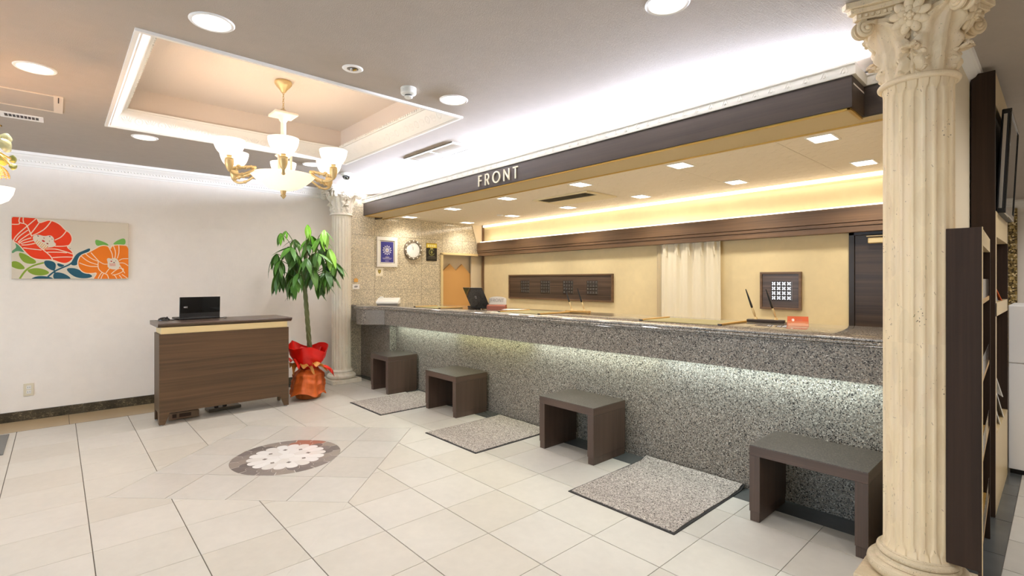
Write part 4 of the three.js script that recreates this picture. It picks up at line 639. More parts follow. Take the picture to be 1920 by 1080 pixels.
// ---------------------------------------------------------------- potted tree
{
  const PX = 2.45, PZ = -1.45, r = rng(21), n1 = fbm(64, 5, 71, 3), N = (u, v) => n1[(Math.floor(v * 63) & 63) * 64 + (Math.floor(u * 64) & 63)] - 0.5;
  const p = thing('potted_tree', 'potted braided-trunk tree in orange wrapping with a red paper collar', 'plant', [PX, 0, PZ]);
  add('pot', [toCreasedNormals(lathe([[0.001, 0.0], [0.12, 0.0], [0.135, 0.01], [0.148, 0.05], [0.155, 0.08], [0.13, 0.09], [0.001, 0.09]], 32), 0.6)], M.orangePot, p);
  add('pot_wrap', [sheet(64, 26, (u, v) => { // v runs from the hem up to the neck
    const a = u * 2 * Math.PI, flare = Math.max(0, Math.cos(a - 3.95)) ** 3, prof = v < 0.72 ? lerp(0.18, 0.165, v / 0.72) : lerp(0.165, 0.10, smooth(0.72, 1, v)), pleat = 0.012 * Math.sin(a * 11 + 3 * N(u, v)) * (1 - 0.4 * v) + 0.05 * N(u, v), bulge = 0.014 * Math.exp(-(((v - 0.82) / 0.08) ** 2));
    return [(prof + pleat + bulge + 0.085 * flare * (1 - v) ** 1.3) * Math.cos(a), lerp(0.05 + 0.02 * Math.sin(a * 5) + 0.03 * flare, 0.345, v) + 0.012 * N(v, u) , -(prof + pleat + bulge + 0.085 * flare * (1 - v) ** 1.3) * Math.sin(a)];
  }, 0.003)], M.orangePaper, p);
  add('collar', [sheet(80, 22, (u, v) => { const a = u * 2 * Math.PI, rad = 0.07 + 0.135 * Math.sin(v * 1.5) + 0.016 * Math.sin(a * 6 + 2) * v + 0.03 * N(v, u) * v, y = 0.335 + 0.265 * v ** 1.25 + 0.03 * v * Math.sin(a * 3 + 0.8) + 0.05 * N(u, v) * v + 0.035 * v * Math.cos(a - 2.2); return [rad * Math.cos(a), y, -rad * Math.sin(a)]; }, 0.002), sheet(64, 14, (u, v) => { const a = u * 2 * Math.PI, rad = 0.065 + 0.085 * v + 0.02 * Math.sin(a * 5) * v, y = 0.38 + 0.17 * v + 0.03 * Math.sin(a * 4 + 1) * v; return [rad * Math.cos(a), y, -rad * Math.sin(a)]; }, 0.002)], M.redPaper, p);
  const bow = [], loop = (ang, len, w, drop, mat, nm) => { const d = [Math.cos(ang), -Math.sin(ang)], s = [-d[1], d[0]]; add(nm, [sheet(16, 14, (u, v) => { const k = u * len, wv = (v - 0.5) * w * (0.35 + u), fold = 0.03 * Math.sin(v * 9 + u * 4) * u; return [d[0] * (0.1 + k) + s[0] * wv, 0.36 + 0.05 * Math.sin(u * 2.6) - drop * u + fold + (v - 0.5) * 0.1 * u, d[1] * (0.1 + k) + s[1] * wv]; }, 0.001)], mat, p); }; void bow;
  loop(-0.55, 0.17, 0.2, 0.10, M.ribbon, 'ribbon'); loop(-1.25, 0.10, 0.16, 0.0, M.goldRibbon, 'gold_ribbon'); loop(3.6, 0.13, 0.13, -0.06, M.ribbon, 'ribbon'); loop(3.2, 0.10, 0.1, 0.02, M.goldRibbon, 'gold_ribbon'); loop(-2.0, 0.06, 0.12, 0.02, M.goldRibbon, 'gold_ribbon');
  // lateral (towards the right of the view), height, depth (away from the viewer) in metres from the pot's axis
  const W = (s, y, f) => [s * -FZ + f * FX, y, s * FX + f * FZ];
  const axis = (t) => W(0.03 - 0.075 * t, lerp(0.40, 1.30, t), 0.0), strands = [];
  for (let k = 0; k < 4; k++) { const pts = []; for (let i = 0; i <= 44; i++) { const t = i / 44, a = k * Math.PI / 2 + t * 15, c0 = axis(t), rr = 0.016 - 0.004 * t; pts.push([c0[0] + rr * Math.cos(a), c0[1], c0[2] + rr * Math.sin(a)]); } strands.push(tube(pts, 0.0135, 90, 7)); }
  add('trunk', strands, M.trunk, p);
  // leaf clusters: lateral, height, depth, size, droop, young
  const C = [[-0.35, 1.93, 0.06, 0.15, 1.2, 1], [0.0, 2.02, -0.03, 0.2, 1.15, 2], [0.22, 1.95, -0.10, 0.24, 1.1, 2], [-0.20, 1.86, 0.10, 0.17, 0.7, 0], [-0.14, 1.75, -0.14, 0.27, 0.75, 0], [-0.02, 1.80, 0.05, 0.23, 0.7, 0], [-0.35, 1.68, -0.05, 0.26, 1.15, 0], [0.12, 1.76, 0.12, 0.24, 0.8, 0], [0.25, 1.74, 0.0, 0.25, 1.2, 2], [0.05, 1.62, -0.18, 0.22, 0.8, 0], [-0.18, 1.56, 0.05, 0.26, 1.1, 0], [-0.35, 1.48, 0.02, 0.29, 1.15, 0], [-0.06, 1.57, 0.16, 0.25, 0.95, 0], [0.08, 1.53, -0.12, 0.3, 1.1, 0], [0.20, 1.62, 0.14, 0.24, 0.9, 0], [0.18, 1.49, 0.04, 0.27, 1.0, 0], [-0.14, 1.40, -0.1, 0.25, 1.2, 0], [0.09, 1.40, 0.1, 0.26, 1.15, 0], [-0.22, 1.94, -0.1, 0.1, 1.0, 1], [0.0, 1.90, 0.1, 0.18, 0.9, 1], [0.25, 1.47, -0.08, 0.24, 0.9, 0], [-0.03, 1.45, -0.2, 0.22, 1.0, 0], [-0.25, 1.6, -0.18, 0.22, 0.95, 0], [0.14, 1.86, -0.02, 0.2, 0.7, 1], [-0.27, 1.77, 0.08, 0.22, 0.9, 0], [0.0, 1.7, 0.2, 0.24, 0.8, 0], [0.17, 1.68, -0.16, 0.22, 0.9, 0], [-0.1, 1.66, -0.05, 0.24, 0.9, 0], [-0.26, 1.5, 0.16, 0.24, 1.0, 0], [0.02, 1.5, 0.05, 0.22, 1.0, 0], [-0.08, 1.86, 0.16, 0.18, 0.8, 1], [0.28, 1.58, 0.1, 0.22, 1.0, 0]];
  const leaflet = (bend, wid) => join([sheet(6, 10, (u, v) => { const w = wid * Math.sin(Math.PI * Math.min(1, 0.06 + 0.94 * v) ** 0.85), s = u * 2 - 1; return [s * w, 0.02 * Math.abs(s) * Math.sin(Math.PI * v) - bend * v * v, v]; }, 0.004)]);
  const shapes = [leaflet(0.28, 0.14), leaflet(0.4, 0.16), leaflet(0.16, 0.13)], stems = [], fork = axis(1);
  for (const [s, y, f, size, droop, young] of C) {
    const hub = W(s, y, f), g = new THREE.Group(); g.name = 'leaf'; g.position.set(...hub); p.add(g);
    const nL = size < 0.14 ? 4 : 8, turn0 = r() * 6.28, out = Math.atan2(hub[0] - fork[0], hub[2] - fork[2]);
    for (let k = 0; k < nL; k++) {
      const m = new THREE.Mesh(shapes[Math.floor(r() * 3)], young === 2 ? M.youngLeaf[Math.floor(r() * 3)] : young ? (r() < 0.5 ? M.leaf[3] : M.youngLeaf[1]) : M.leaf[Math.floor(r() * 4)]); m.name = 'leaflet';
      const len = size * (0.72 + 0.36 * r()), yaw = turn0 + (k / nL) * 6.28 + (r() - 0.5) * 0.4, pitch = clamp(droop + (r() - 0.5) * 0.5 - 0.25 * Math.cos(yaw - out), 0.1, 1.5);
      m.scale.set(len, len, len); m.rotation.order = 'YXZ'; m.rotation.set(pitch, yaw, (r() - 0.5) * 0.7); g.add(m);
    }
    shadows(g);
    const mid = [lerp(fork[0], hub[0], 0.35), lerp(fork[1], hub[1], 0.55), lerp(fork[2], hub[2], 0.35)];
    stems.push(tube([fork, mid, [lerp(mid[0], hub[0], 0.6), lerp(mid[1], hub[1], 0.75), lerp(mid[2], hub[2], 0.6)], hub], 0.0042, 14, 6));
  }
  for (const [s, y, f] of [[-0.13, 1.5, 0], [0.06, 1.56, 0.05], [0.01, 1.62, -0.05]]) stems.push(tube([axis(0.93), [lerp(fork[0], W(s, y, f)[0], 0.6), lerp(fork[1], y, 0.5), lerp(fork[2], W(s, y, f)[2], 0.6)], W(s, y, f)], 0.011, 14, 7));
  add('branches', stems, M.stem, p);
}

// ---------------------------------------------------------------- chandeliers
{
  const c = thing('chandelier', 'gold chandelier with six white glass shades and a glass bowl, hanging in the ceiling recess', 'chandelier', [1.57, 0, 0.42]);
  add('ceiling_rose', [toCreasedNormals(lathe([[0.001, 2.83], [0.014, 2.83], [0.022, 2.842], [0.026, 2.85], [0.05, 2.878], [0.062, 2.895], [0.064, 2.908], [0.058, 2.919], [0.001, 2.92]], 32), 0.6)], M.gold, c);
  const links = []; for (let i = 0; i < 8; i++) links.push(new THREE.TorusGeometry(0.009, 0.0022, 6, 14).scale(0.7, 1.25, 1).rotateY((i % 2) * Math.PI / 2).translate(0, 2.825 - i * 0.0175, 0)); links.push(new THREE.TorusGeometry(0.022, 0.0028, 6, 20).translate(0, 2.683, 0));
  add('chain', links, M.gold, c);
  const alab = std(0xf3e3d0, { roughness: 0.4 });
  add('column_top', [extrudeY([[-0.085, -0.085], [0.085, -0.085], [0.085, 0.085], [-0.085, 0.085]], 2.645, 2.668, 0.006), toCreasedNormals(lathe([[0.018, 2.585], [0.019, 2.6], [0.03, 2.615], [0.034, 2.628], [0.055, 2.646], [0.001, 2.647]], 32), 0.6)], alab, c);
  add('stem', [cyl(0.019, 0.022, 0.25, 0, 2.465, 0, 20), toCreasedNormals(lathe([[0.001, 2.33], [0.05, 2.33], [0.06, 2.338], [0.04, 2.352], [0.022, 2.37]], 28), 0.6)], alab, c);
  for (let k = 0; k < 3; k++) { const a = k * 2.094 + 0.4; add('rod', [cyl(0.009, 0.009, 0.21, 0.055 * Math.cos(a), 2.235, 0.055 * Math.sin(a), 12)], std(0xeec9b0, { roughness: 0.35 }), c); }
  const bowl = []; for (let i = 0; i <= 14; i++) { const t = i / 14; bowl.push([0.232 * t ** 0.92, 2.068 + 0.12 * t ** 2.1]); } for (let i = 14; i >= 0; i--) { const t = i / 14; bowl.push([0.226 * t ** 0.92, 2.074 + 0.118 * t ** 2.1]); }
  add('bowl', [lathe(bowl, 56)], M.bowlGlass, c);
  add('finial', [toCreasedNormals(lathe([[0.001, 2.005], [0.006, 2.01], [0.018, 2.025], [0.022, 2.034], [0.012, 2.037], [0.017, 2.042], [0.02, 2.062], [0.024, 2.072], [0.001, 2.075]], 24), 0.6)], M.gold, c);
  pointLight(c, L.chand, L.bowlI, [0, 2.15, 0], 2.5);
  const shadePts = []; for (let i = 0; i <= 12; i++) { const t = i / 12; shadePts.push([0.03 + 0.072 * Math.sin(t * 1.45) / Math.sin(1.45), 0.11 * (1 - Math.cos(t * 1.45)) / (1 - Math.cos(1.45))]); } for (let i = 12; i >= 0; i--) { const t = i / 12; shadePts.push([0.027 + 0.071 * Math.sin(t * 1.45) / Math.sin(1.45), 0.004 + 0.106 * (1 - Math.cos(t * 1.45)) / (1 - Math.cos(1.45))]); }
  shadePts.unshift([0.001, 0.0]); shadePts.push([0.001, 0.004]);
  const shadeG = join([lathe(shadePts, 40)]), cupG = join([toCreasedNormals(lathe([[0.001, 2.145], [0.008, 2.15], [0.02, 2.17], [0.029, 2.2], [0.03, 2.228], [0.026, 2.234], [0.03, 2.24], [0.018, 2.246], [0.014, 2.256], [0.024, 2.268], [0.026, 2.278], [0.001, 2.28]], 24), 0.5)]);
  const A = [[0.215, 2.212, 0], [0.26, 2.206, 0], [0.30, 2.196, 0], [0.345, 2.186, 0], [0.385, 2.176, 0], [0.405, 2.175, 0], [0.41, 2.19, 0]];
  const armG = join([tube(A, 0.011, 40, 9), tube([[0.225, 2.195, 0], [0.27, 2.165, 0], [0.32, 2.142, 0], [0.37, 2.138, 0], [0.4, 2.152, 0]], 0.009, 30, 8), ...[0.25, 0.29, 0.33, 0.365].map((x) => new THREE.TorusGeometry(0.012, 0.004, 6, 14).rotateY(Math.PI / 2).translate(x, 2.206 - (x - 0.25) * 0.24, 0)), ball(0.017, 0.34, 2.193, 0), ball(0.013, 0.315, 2.143, 0)]);
  const toward = Math.atan2(-FZ, FX);
  for (let k = 0; k < 6; k++) {
    const a = (54.6 + 60 * k) * Math.PI / 180, s = Math.cos(a), f = Math.sin(a), dx = s * -FZ + f * FX, dz = s * FX + f * FZ, ry = Math.atan2(-dz, dx);
    const arm = share('arm', armG, M.gold, c, [0, 0, 0], ry); share('lamp_cup', cupG, M.gold, arm, [0.405, 0, 0]);
    share('lamp_shade', shadeG, M.shadeGlass, arm, [0.405, 2.262, 0]);
    pointLight(c, L.chand, L.chandI, [0.405 * dx, 2.325, 0.405 * dz], 1.5);
  } void toward;
}
{ // the flower-shaped brass lamp at the left edge
  const c = thing('flower_chandelier', 'brass flower lamp with glass leaves and a white shade, cut by the left edge', 'chandelier', [-0.067, 0, 0.53]);
  add('rod', [cyl(0.008, 0.008, 0.62, 0, 2.31, 0, 12), toCreasedNormals(lathe([[0.001, 2.57], [0.02, 2.575], [0.06, 2.6], [0.065, 2.62], [0.001, 2.62]], 28), 0.6)], M.brass, c);
  const W = (s, y, f) => [s * -FZ + f * FX, y, s * FX + f * FZ], leafGlass = phys(0xdfe3b8, { roughness: 0.25, transparent: true, opacity: 0.6 }), greenLeaf = phys(0xa9ad5c, { roughness: 0.35 });
  const pet = (w, l) => sheet(10, 12, (u, v) => { const ww = w * Math.sqrt(Math.max(0, Math.sin(Math.PI * (0.05 + 0.93 * v)))), s = u * 2 - 1; return [s * ww, v * l, 0.015 * Math.sin(v * 3) - 0.012 * s * s]; }, 0.004);
  for (const [s, y, f, rot, w, l, m] of [[0.145, 2.135, 0, -2.3, 0.036, 0.075, 0], [0.10, 2.16, 0.05, -1.5, 0.03, 0.06, 0], [0.05, 2.165, 0, -1.4, 0.026, 0.1, 2], [0.20, 2.03, 0, -1.4, 0.022, 0.03, 1], [0.185, 2.005, 0.02, -2.4, 0.022, 0.03, 1], [0.09, 2.05, 0.03, -1.9, 0.03, 0.07, 1], [0.1, 2.19, -0.05, -0.5, 0.05, 0.07, 0], [-0.1, 2.18, 0, 1.2, 0.05, 0.08, 0], [-0.15, 2.04, 0.02, 1.9, 0.03, 0.06, 1]]) {
    const q = add(m ? 'green_leaf' : 'glass_leaf', [pet(w, l)], m ? greenLeaf : leafGlass, c); q.position.set(...W(s, y, f)); q.rotation.order = 'YXZ'; q.rotation.set(0, Math.PI / 2 - Math.atan2(FX, -FZ), rot);
  }
  for (const P of [[[0, 2.16, 0], [0.08, 2.12, 0], [0.15, 2.06, 0], [0.205, 2.03, 0]], [[0, 2.14, 0], [0.07, 2.10, 0.02], [0.13, 2.05, 0.02], [0.18, 2.0, 0.02]], [[0, 2.16, 0], [-0.08, 2.1, 0], [-0.15, 2.05, 0.02]], [[0, 2.18, 0], [0.06, 2.22, 0], [0.15, 2.21, 0]]]) add('twig', [tube(P.map((q) => W(...q)), 0.0045, 20, 7)], M.brass, c);
  const netP = W(0.09, 1.935, 0), net = []; for (let i = 0; i < 9; i++) { net.push(new THREE.TorusGeometry(0.075, 0.0016, 5, 40, Math.PI).rotateY((i / 9) * Math.PI).translate(...netP)); const b = 0.15 + i * 0.15; net.push(new THREE.TorusGeometry(0.075 * Math.cos(b), 0.0016, 5, 30).rotateX(Math.PI / 2).translate(netP[0], netP[1] + 0.075 * Math.sin(b), netP[2])); }
  add('wire_cage', net, M.brass, c);
  const sp = W(0.105, 1.83, 0), sh = add('lamp_shade', [lathe([[0.001, -0.045], [0.03, -0.04], [0.06, -0.02], [0.078, 0.015], [0.086, 0.05], [0.082, 0.05], [0.074, 0.016], [0.056, -0.016], [0.001, -0.038]], 36)], M.shadeGlass, c); sh.position.set(...sp);
  pointLight(c, 0xffc48a, 0.5, [sp[0], sp[1] + 0.02, sp[2]], 1.5);
  const sh2 = add('lamp_shade', [lathe([[0.001, -0.045], [0.03, -0.04], [0.06, -0.02], [0.078, 0.015], [0.086, 0.05], [0.082, 0.05], [0.074, 0.016], [0.056, -0.016], [0.001, -0.038]], 36)], M.shadeGlass, c), s2 = W(-0.3, 1.86, 0.05); sh2.position.set(...s2);
  add('twig', [tube([W(0, 2.05, 0), W(-0.12, 1.9, 0.02), W(-0.25, 1.78, 0.05), W(-0.3, 1.82, 0.05)], 0.006, 24, 8), tube([W(0, 2.05, 0), W(0.02, 1.9, 0), W(0.06, 1.78, 0), W(0.1, 1.79, 0)], 0.006, 24, 8)], M.brass, c);
  pointLight(c, 0xffc48a, 0.5, [s2[0], s2[1] + 0.02, s2[2]], 1.5);
  const ro = []; for (let k = 0; k < 14; k++) ro.push(ball(0.02, 0, 0, 0, 10, 8).scale(0.8, 1.8, 0.5).translate(0, 0.05, 0).rotateZ((k / 14) * 6.283)); for (let k = 0; k < 9; k++) ro.push(ball(0.014, 0, 0, 0, 10, 8).scale(0.9, 1.6, 0.7).translate(0, 0.026, 0.01).rotateZ((k / 9) * 6.283)); ro.push(ball(0.016, 0, 0, 0.014), new THREE.TorusGeometry(0.075, 0.002, 6, 44));
  const rs = add('rosette', ro, M.brass, c); rs.position.set(...W(0.06, 1.755, -0.03)); rs.rotation.y = Math.atan2(-FX, -FZ);
}
// ---------------------------------------------------------------- lamps and fittings in the lobby ceiling
const downlights = [];
{
  const rim = join([toCreasedNormals(lathe([[0.078, 0.0], [0.081, -0.006], [0.093, -0.007], [0.098, -0.002], [0.098, 0.001], [0.078, 0.001]], 40), 0.5)]), lens = join([lathe([[0.0005, -0.004], [0.05, -0.0035], [0.079, -0.0005], [0.079, 0.0], [0.0005, 0.0]], 36)]);
  for (const [x, z, label] of [[0.82, 1.735, 'large round ceiling downlight in front of the ceiling recess, above its near left corner'], [0.172, 0.44, 'round ceiling downlight left of the ceiling recess, near the left edge'], [0.835, -0.89, 'round ceiling downlight behind the ceiling recess, close to the left wall'], [2.295, 1.665, 'round ceiling downlight right of the ceiling recess, beside the smoke detector'], [2.3, -0.94, 'round ceiling downlight behind the chandelier, near the domed camera'], [0.82, 3.3, 'round ceiling downlight above the viewer'], [2.3, 3.3, 'round ceiling downlight before the near column'], [-1.2, 1.7, 'round ceiling downlight out of view on the left'], [-1.2, -0.9, 'round ceiling downlight out of view by the left wall'], [-1.2, 3.6, 'round ceiling downlight behind the viewer'], [0.82, 4.9, 'round ceiling downlight behind the viewer by the rear wall'], [2.15, 4.75, 'round ceiling downlight behind the viewer near the corridor'], [4.0, 5.05, 'round ceiling downlight at the mouth of the corridor'], [4.8, 5.4, 'round ceiling downlight in the corridor on the right'], [6.8, 5.3, 'second round ceiling downlight along the corridor on the right'], [8.8, 5.3, 'third round ceiling downlight along the corridor on the right'], [10.4, 5.0, 'last round ceiling downlight at the end of the corridor']]) {
    const d = thing('downlight', label, 'downlight', [x, CEIL, z], { group: 'round downlights in the lobby ceiling' }); share('rim', rim, M.white, d); share('lens', lens, M.lampGlow, d);
    spotLight(d, L.down, L.downI * (x > 3.5 ? 1.6 : 1), [0, -0.02, 0], [0, -2, 0], 1.38, 4, 0.9); downlights.push(d);
  }
  const s = thing('small_spotlight', 'small round white spotlight fitting in the ceiling left of the smoke detector', 'spotlight', [1.555, CEIL, 1.685]);
  add('rim', [toCreasedNormals(lathe([[0.03, 0.004], [0.034, -0.004], [0.052, -0.006], [0.06, -0.001], [0.06, 0.001], [0.03, 0.005]], 32), 0.5)], M.white, s); add('reflector', [lathe([[0.0005, 0.0], [0.02, -0.0005], [0.031, -0.003], [0.031, 0.001], [0.0005, 0.001]], 24)], M.steel, s);
  for (const [x, z] of [[-0.011, 0.006], [0.01, -0.006], [-0.003, -0.012], [0.014, 0.008]]) add('lamp_facet', [ball(0.007, x, -0.004, z, 8, 6)], x < 0 ? M.chrome : M.brass, s);
  const k = thing('smoke_detector', 'round white smoke detector on the ceiling beside a downlight', 'smoke detector', [1.955, CEIL, 1.64]);
  add('base', [toCreasedNormals(lathe([[0.001, 0], [0.05, 0], [0.051, -0.008], [0.049, -0.01], [0.05, -0.034], [0.046, -0.04], [0.03, -0.046], [0.001, -0.046]], 36), 0.5)], M.plastic, k); add('sensor_slot', [cyl(0.024, 0.024, 0.008, 0, -0.049, 0, 24)], M.black, k); add('cap', [toCreasedNormals(lathe([[0.001, -0.053], [0.026, -0.053], [0.027, -0.06], [0.02, -0.066], [0.001, -0.067]], 28), 0.5)], M.plastic, k);
  const g = thing('return_air_grille', 'flat white rectangular air grille in the ceiling beside the fascia', 'grille', [3.045, CEIL, 0.375]);
  add('frame', [span(-0.14, 0.14, -0.008, 0.001, -0.425, -0.40, 0.001), span(-0.14, 0.14, -0.008, 0.001, 0.40, 0.425, 0.001), span(-0.14, -0.118, -0.008, 0.001, -0.4, 0.4, 0.001), span(0.118, 0.14, -0.008, 0.001, -0.4, 0.4, 0.001), span(-0.118, 0.118, -0.008, 0.001, -0.008, 0.008, 0.001)], M.white, g);
  add('filter', [span(-0.118, 0.118, -0.001, 0.0005, -0.4, 0.4, 0)], M.white, g);
  for (let i = 0; i < 16; i++) add('slat', [box(0.0125, 0.002, 0.79, 0, 0, 0, 0).rotateZ(-0.12).translate(-0.112 + i * 0.0149, -0.004, 0)], M.white, g);
  add('joint', [span(-0.149, -0.1405, -0.002, 0.001, -0.425, 0.425, 0)], M.ventDark, g);
  const v = thing('supply_vent', 'small white ceiling vent with dark slots at the left edge', 'vent', [0.07, CEIL, -0.832]);
  add('frame', [span(-0.12, 0.12, -0.006, 0.001, 0.05, 0.08, 0.001), span(-0.12, 0.12, -0.006, 0.001, -0.08, -0.05, 0.001), span(-0.12, -0.095, -0.006, 0.001, -0.05, 0.05, 0.001), span(0.095, 0.12, -0.006, 0.001, -0.05, 0.05, 0.001)], M.white, v); add('dark_box', [span(-0.095, 0.095, -0.001, 0.0008, -0.05, 0.05, 0)], M.black, v);
  for (let i = 0; i < 9; i++) add('blade', [box(0.004, 0.005, 0.1, -0.095 + (i + 0.5) * 0.0211 + 0.0105, -0.003, 0, 0)], M.white, v);
  const h = thing('ceiling_hatch', 'flush ceiling hatch with a pale metal frame, near the left edge', 'hatch', [-0.3, CEIL, -0.3]); const pm = std(0xe6d6c2, { roughness: 0.4 });
  add('frame_bar', [span(-0.55, 0.56, -0.005, 0.001, 0.2, 0.214, 0.001)], pm, h); add('frame_bar', [span(-0.55, 0.56, -0.005, 0.001, -0.224, -0.208, 0.001)], pm, h); add('end_bar', [span(0.55, 0.6, -0.006, 0.001, -0.228, 0.222, 0.001)], pm, h); add('end_bar', [span(-0.6, -0.55, -0.006, 0.001, -0.228, 0.222, 0.001)], pm, h); add('panel', [span(-0.55, 0.55, -0.0015, 0.001, -0.208, 0.2, 0)], M.ceiling, h); add('latch', [span(0.572, 0.578, -0.0075, -0.005, 0.06, 0.2, 0)], M.ventDark, h);
  const cam = thing('dome_camera', 'small white dome security camera on the ceiling above the corner column', 'camera', [2.77, CEIL, -1.13], { turn: -0.6 });
  add('housing', [toCreasedNormals(lathe([[0.001, 0], [0.062, 0], [0.062, -0.02], [0.056, -0.03], [0.04, -0.034], [0.001, -0.034]], 32), 0.5)], M.plastic, cam); add('dome', [new THREE.SphereGeometry(0.046, 24, 12, 0, Math.PI * 2, Math.PI * 0.5, Math.PI * 0.5).translate(0, -0.03, 0)], M.gloss, cam); add('lens_ring', [new THREE.TorusGeometry(0.018, 0.004, 8, 20).rotateX(0.7).translate(0.0, -0.06, 0.032)], M.steel, cam);
}
// ---------------------------------------------------------------- lamps in the office ceiling
{
  const zs = [3.38, 2.31, 1.213, 0.097, -1.0, -2.1], Y = (z) => up(2.335, z), ord = ['nearest', 'second nearest', 'third nearest', 'third farthest', 'second farthest', 'farthest'];
  const fr = join([span(-0.105, 0.105, -0.006, 0.002, -0.085, -0.072, 0.001), span(-0.105, 0.105, -0.006, 0.002, 0.072, 0.085, 0.001), span(-0.105, -0.092, -0.006, 0.002, -0.072, 0.072, 0.001), span(0.092, 0.105, -0.006, 0.002, -0.072, 0.072, 0.001)]), pl = join([span(-0.092, 0.092, -0.004, 0.001, -0.072, 0.072, 0)]);
  for (const row of [0, 1]) zs.forEach((z, i) => {
    const d = thing('square_downlight', `${ord[i]} square downlight in the office ceiling's ${row ? 'back row along the lit back wall' : 'front row behind the fascia'}`, 'downlight', [row ? 5.27 : 4.19, Y(z), z], { group: 'square downlights over the counter' });
    share('frame', fr, M.white, d); share('lens', pl, M.officeGlow, d);
    spotLight(d, L.office, L.officeI * (i === 5 ? 0.65 : 1), [0, -0.02, 0], [0, -2, 0], 1.3, 4, 0.9);
  });
  const ac = thing('ceiling_cassette', 'rectangular air-conditioning cassette with a dark grille in the office ceiling', 'air conditioner', [4.76, Y(0.63), 0.63]); const cm = std(0xe7d9b2, { roughness: 0.5 });
  add('panel', [span(-0.27, -0.235, -0.016, 0.001, -0.42, 0.42, 0.003), span(-0.02, 0.27, -0.016, 0.001, -0.42, 0.42, 0.003), span(-0.235, -0.02, -0.016, 0.001, -0.42, -0.37, 0.003), span(-0.235, -0.02, -0.016, 0.001, 0.37, 0.42, 0.003)], cm, ac); add('grille', [span(-0.235, -0.02, -0.008, 0.0, -0.37, 0.37, 0)], M.ventDark, ac);
  for (let i = 0; i < 7; i++) add('louvre', [box(0.02, 0.002, 0.74, 0, 0, 0, 0).rotateZ(0.6).translate(-0.222 + i * 0.031, -0.009, 0)], std(0x8d7f63, { roughness: 0.6 }), ac);
  const sp = thing('round_sensor', 'tiny round fitting in the office ceiling between the square downlights', 'sensor', [5.07, Y(-1.045), -1.045]); add('disc', [cyl(0.045, 0.05, 0.012, 0, -0.005, 0, 28)], M.white, sp); add('centre', [cyl(0.02, 0.02, 0.004, 0, -0.012, 0, 20)], M.plastic, sp);
}

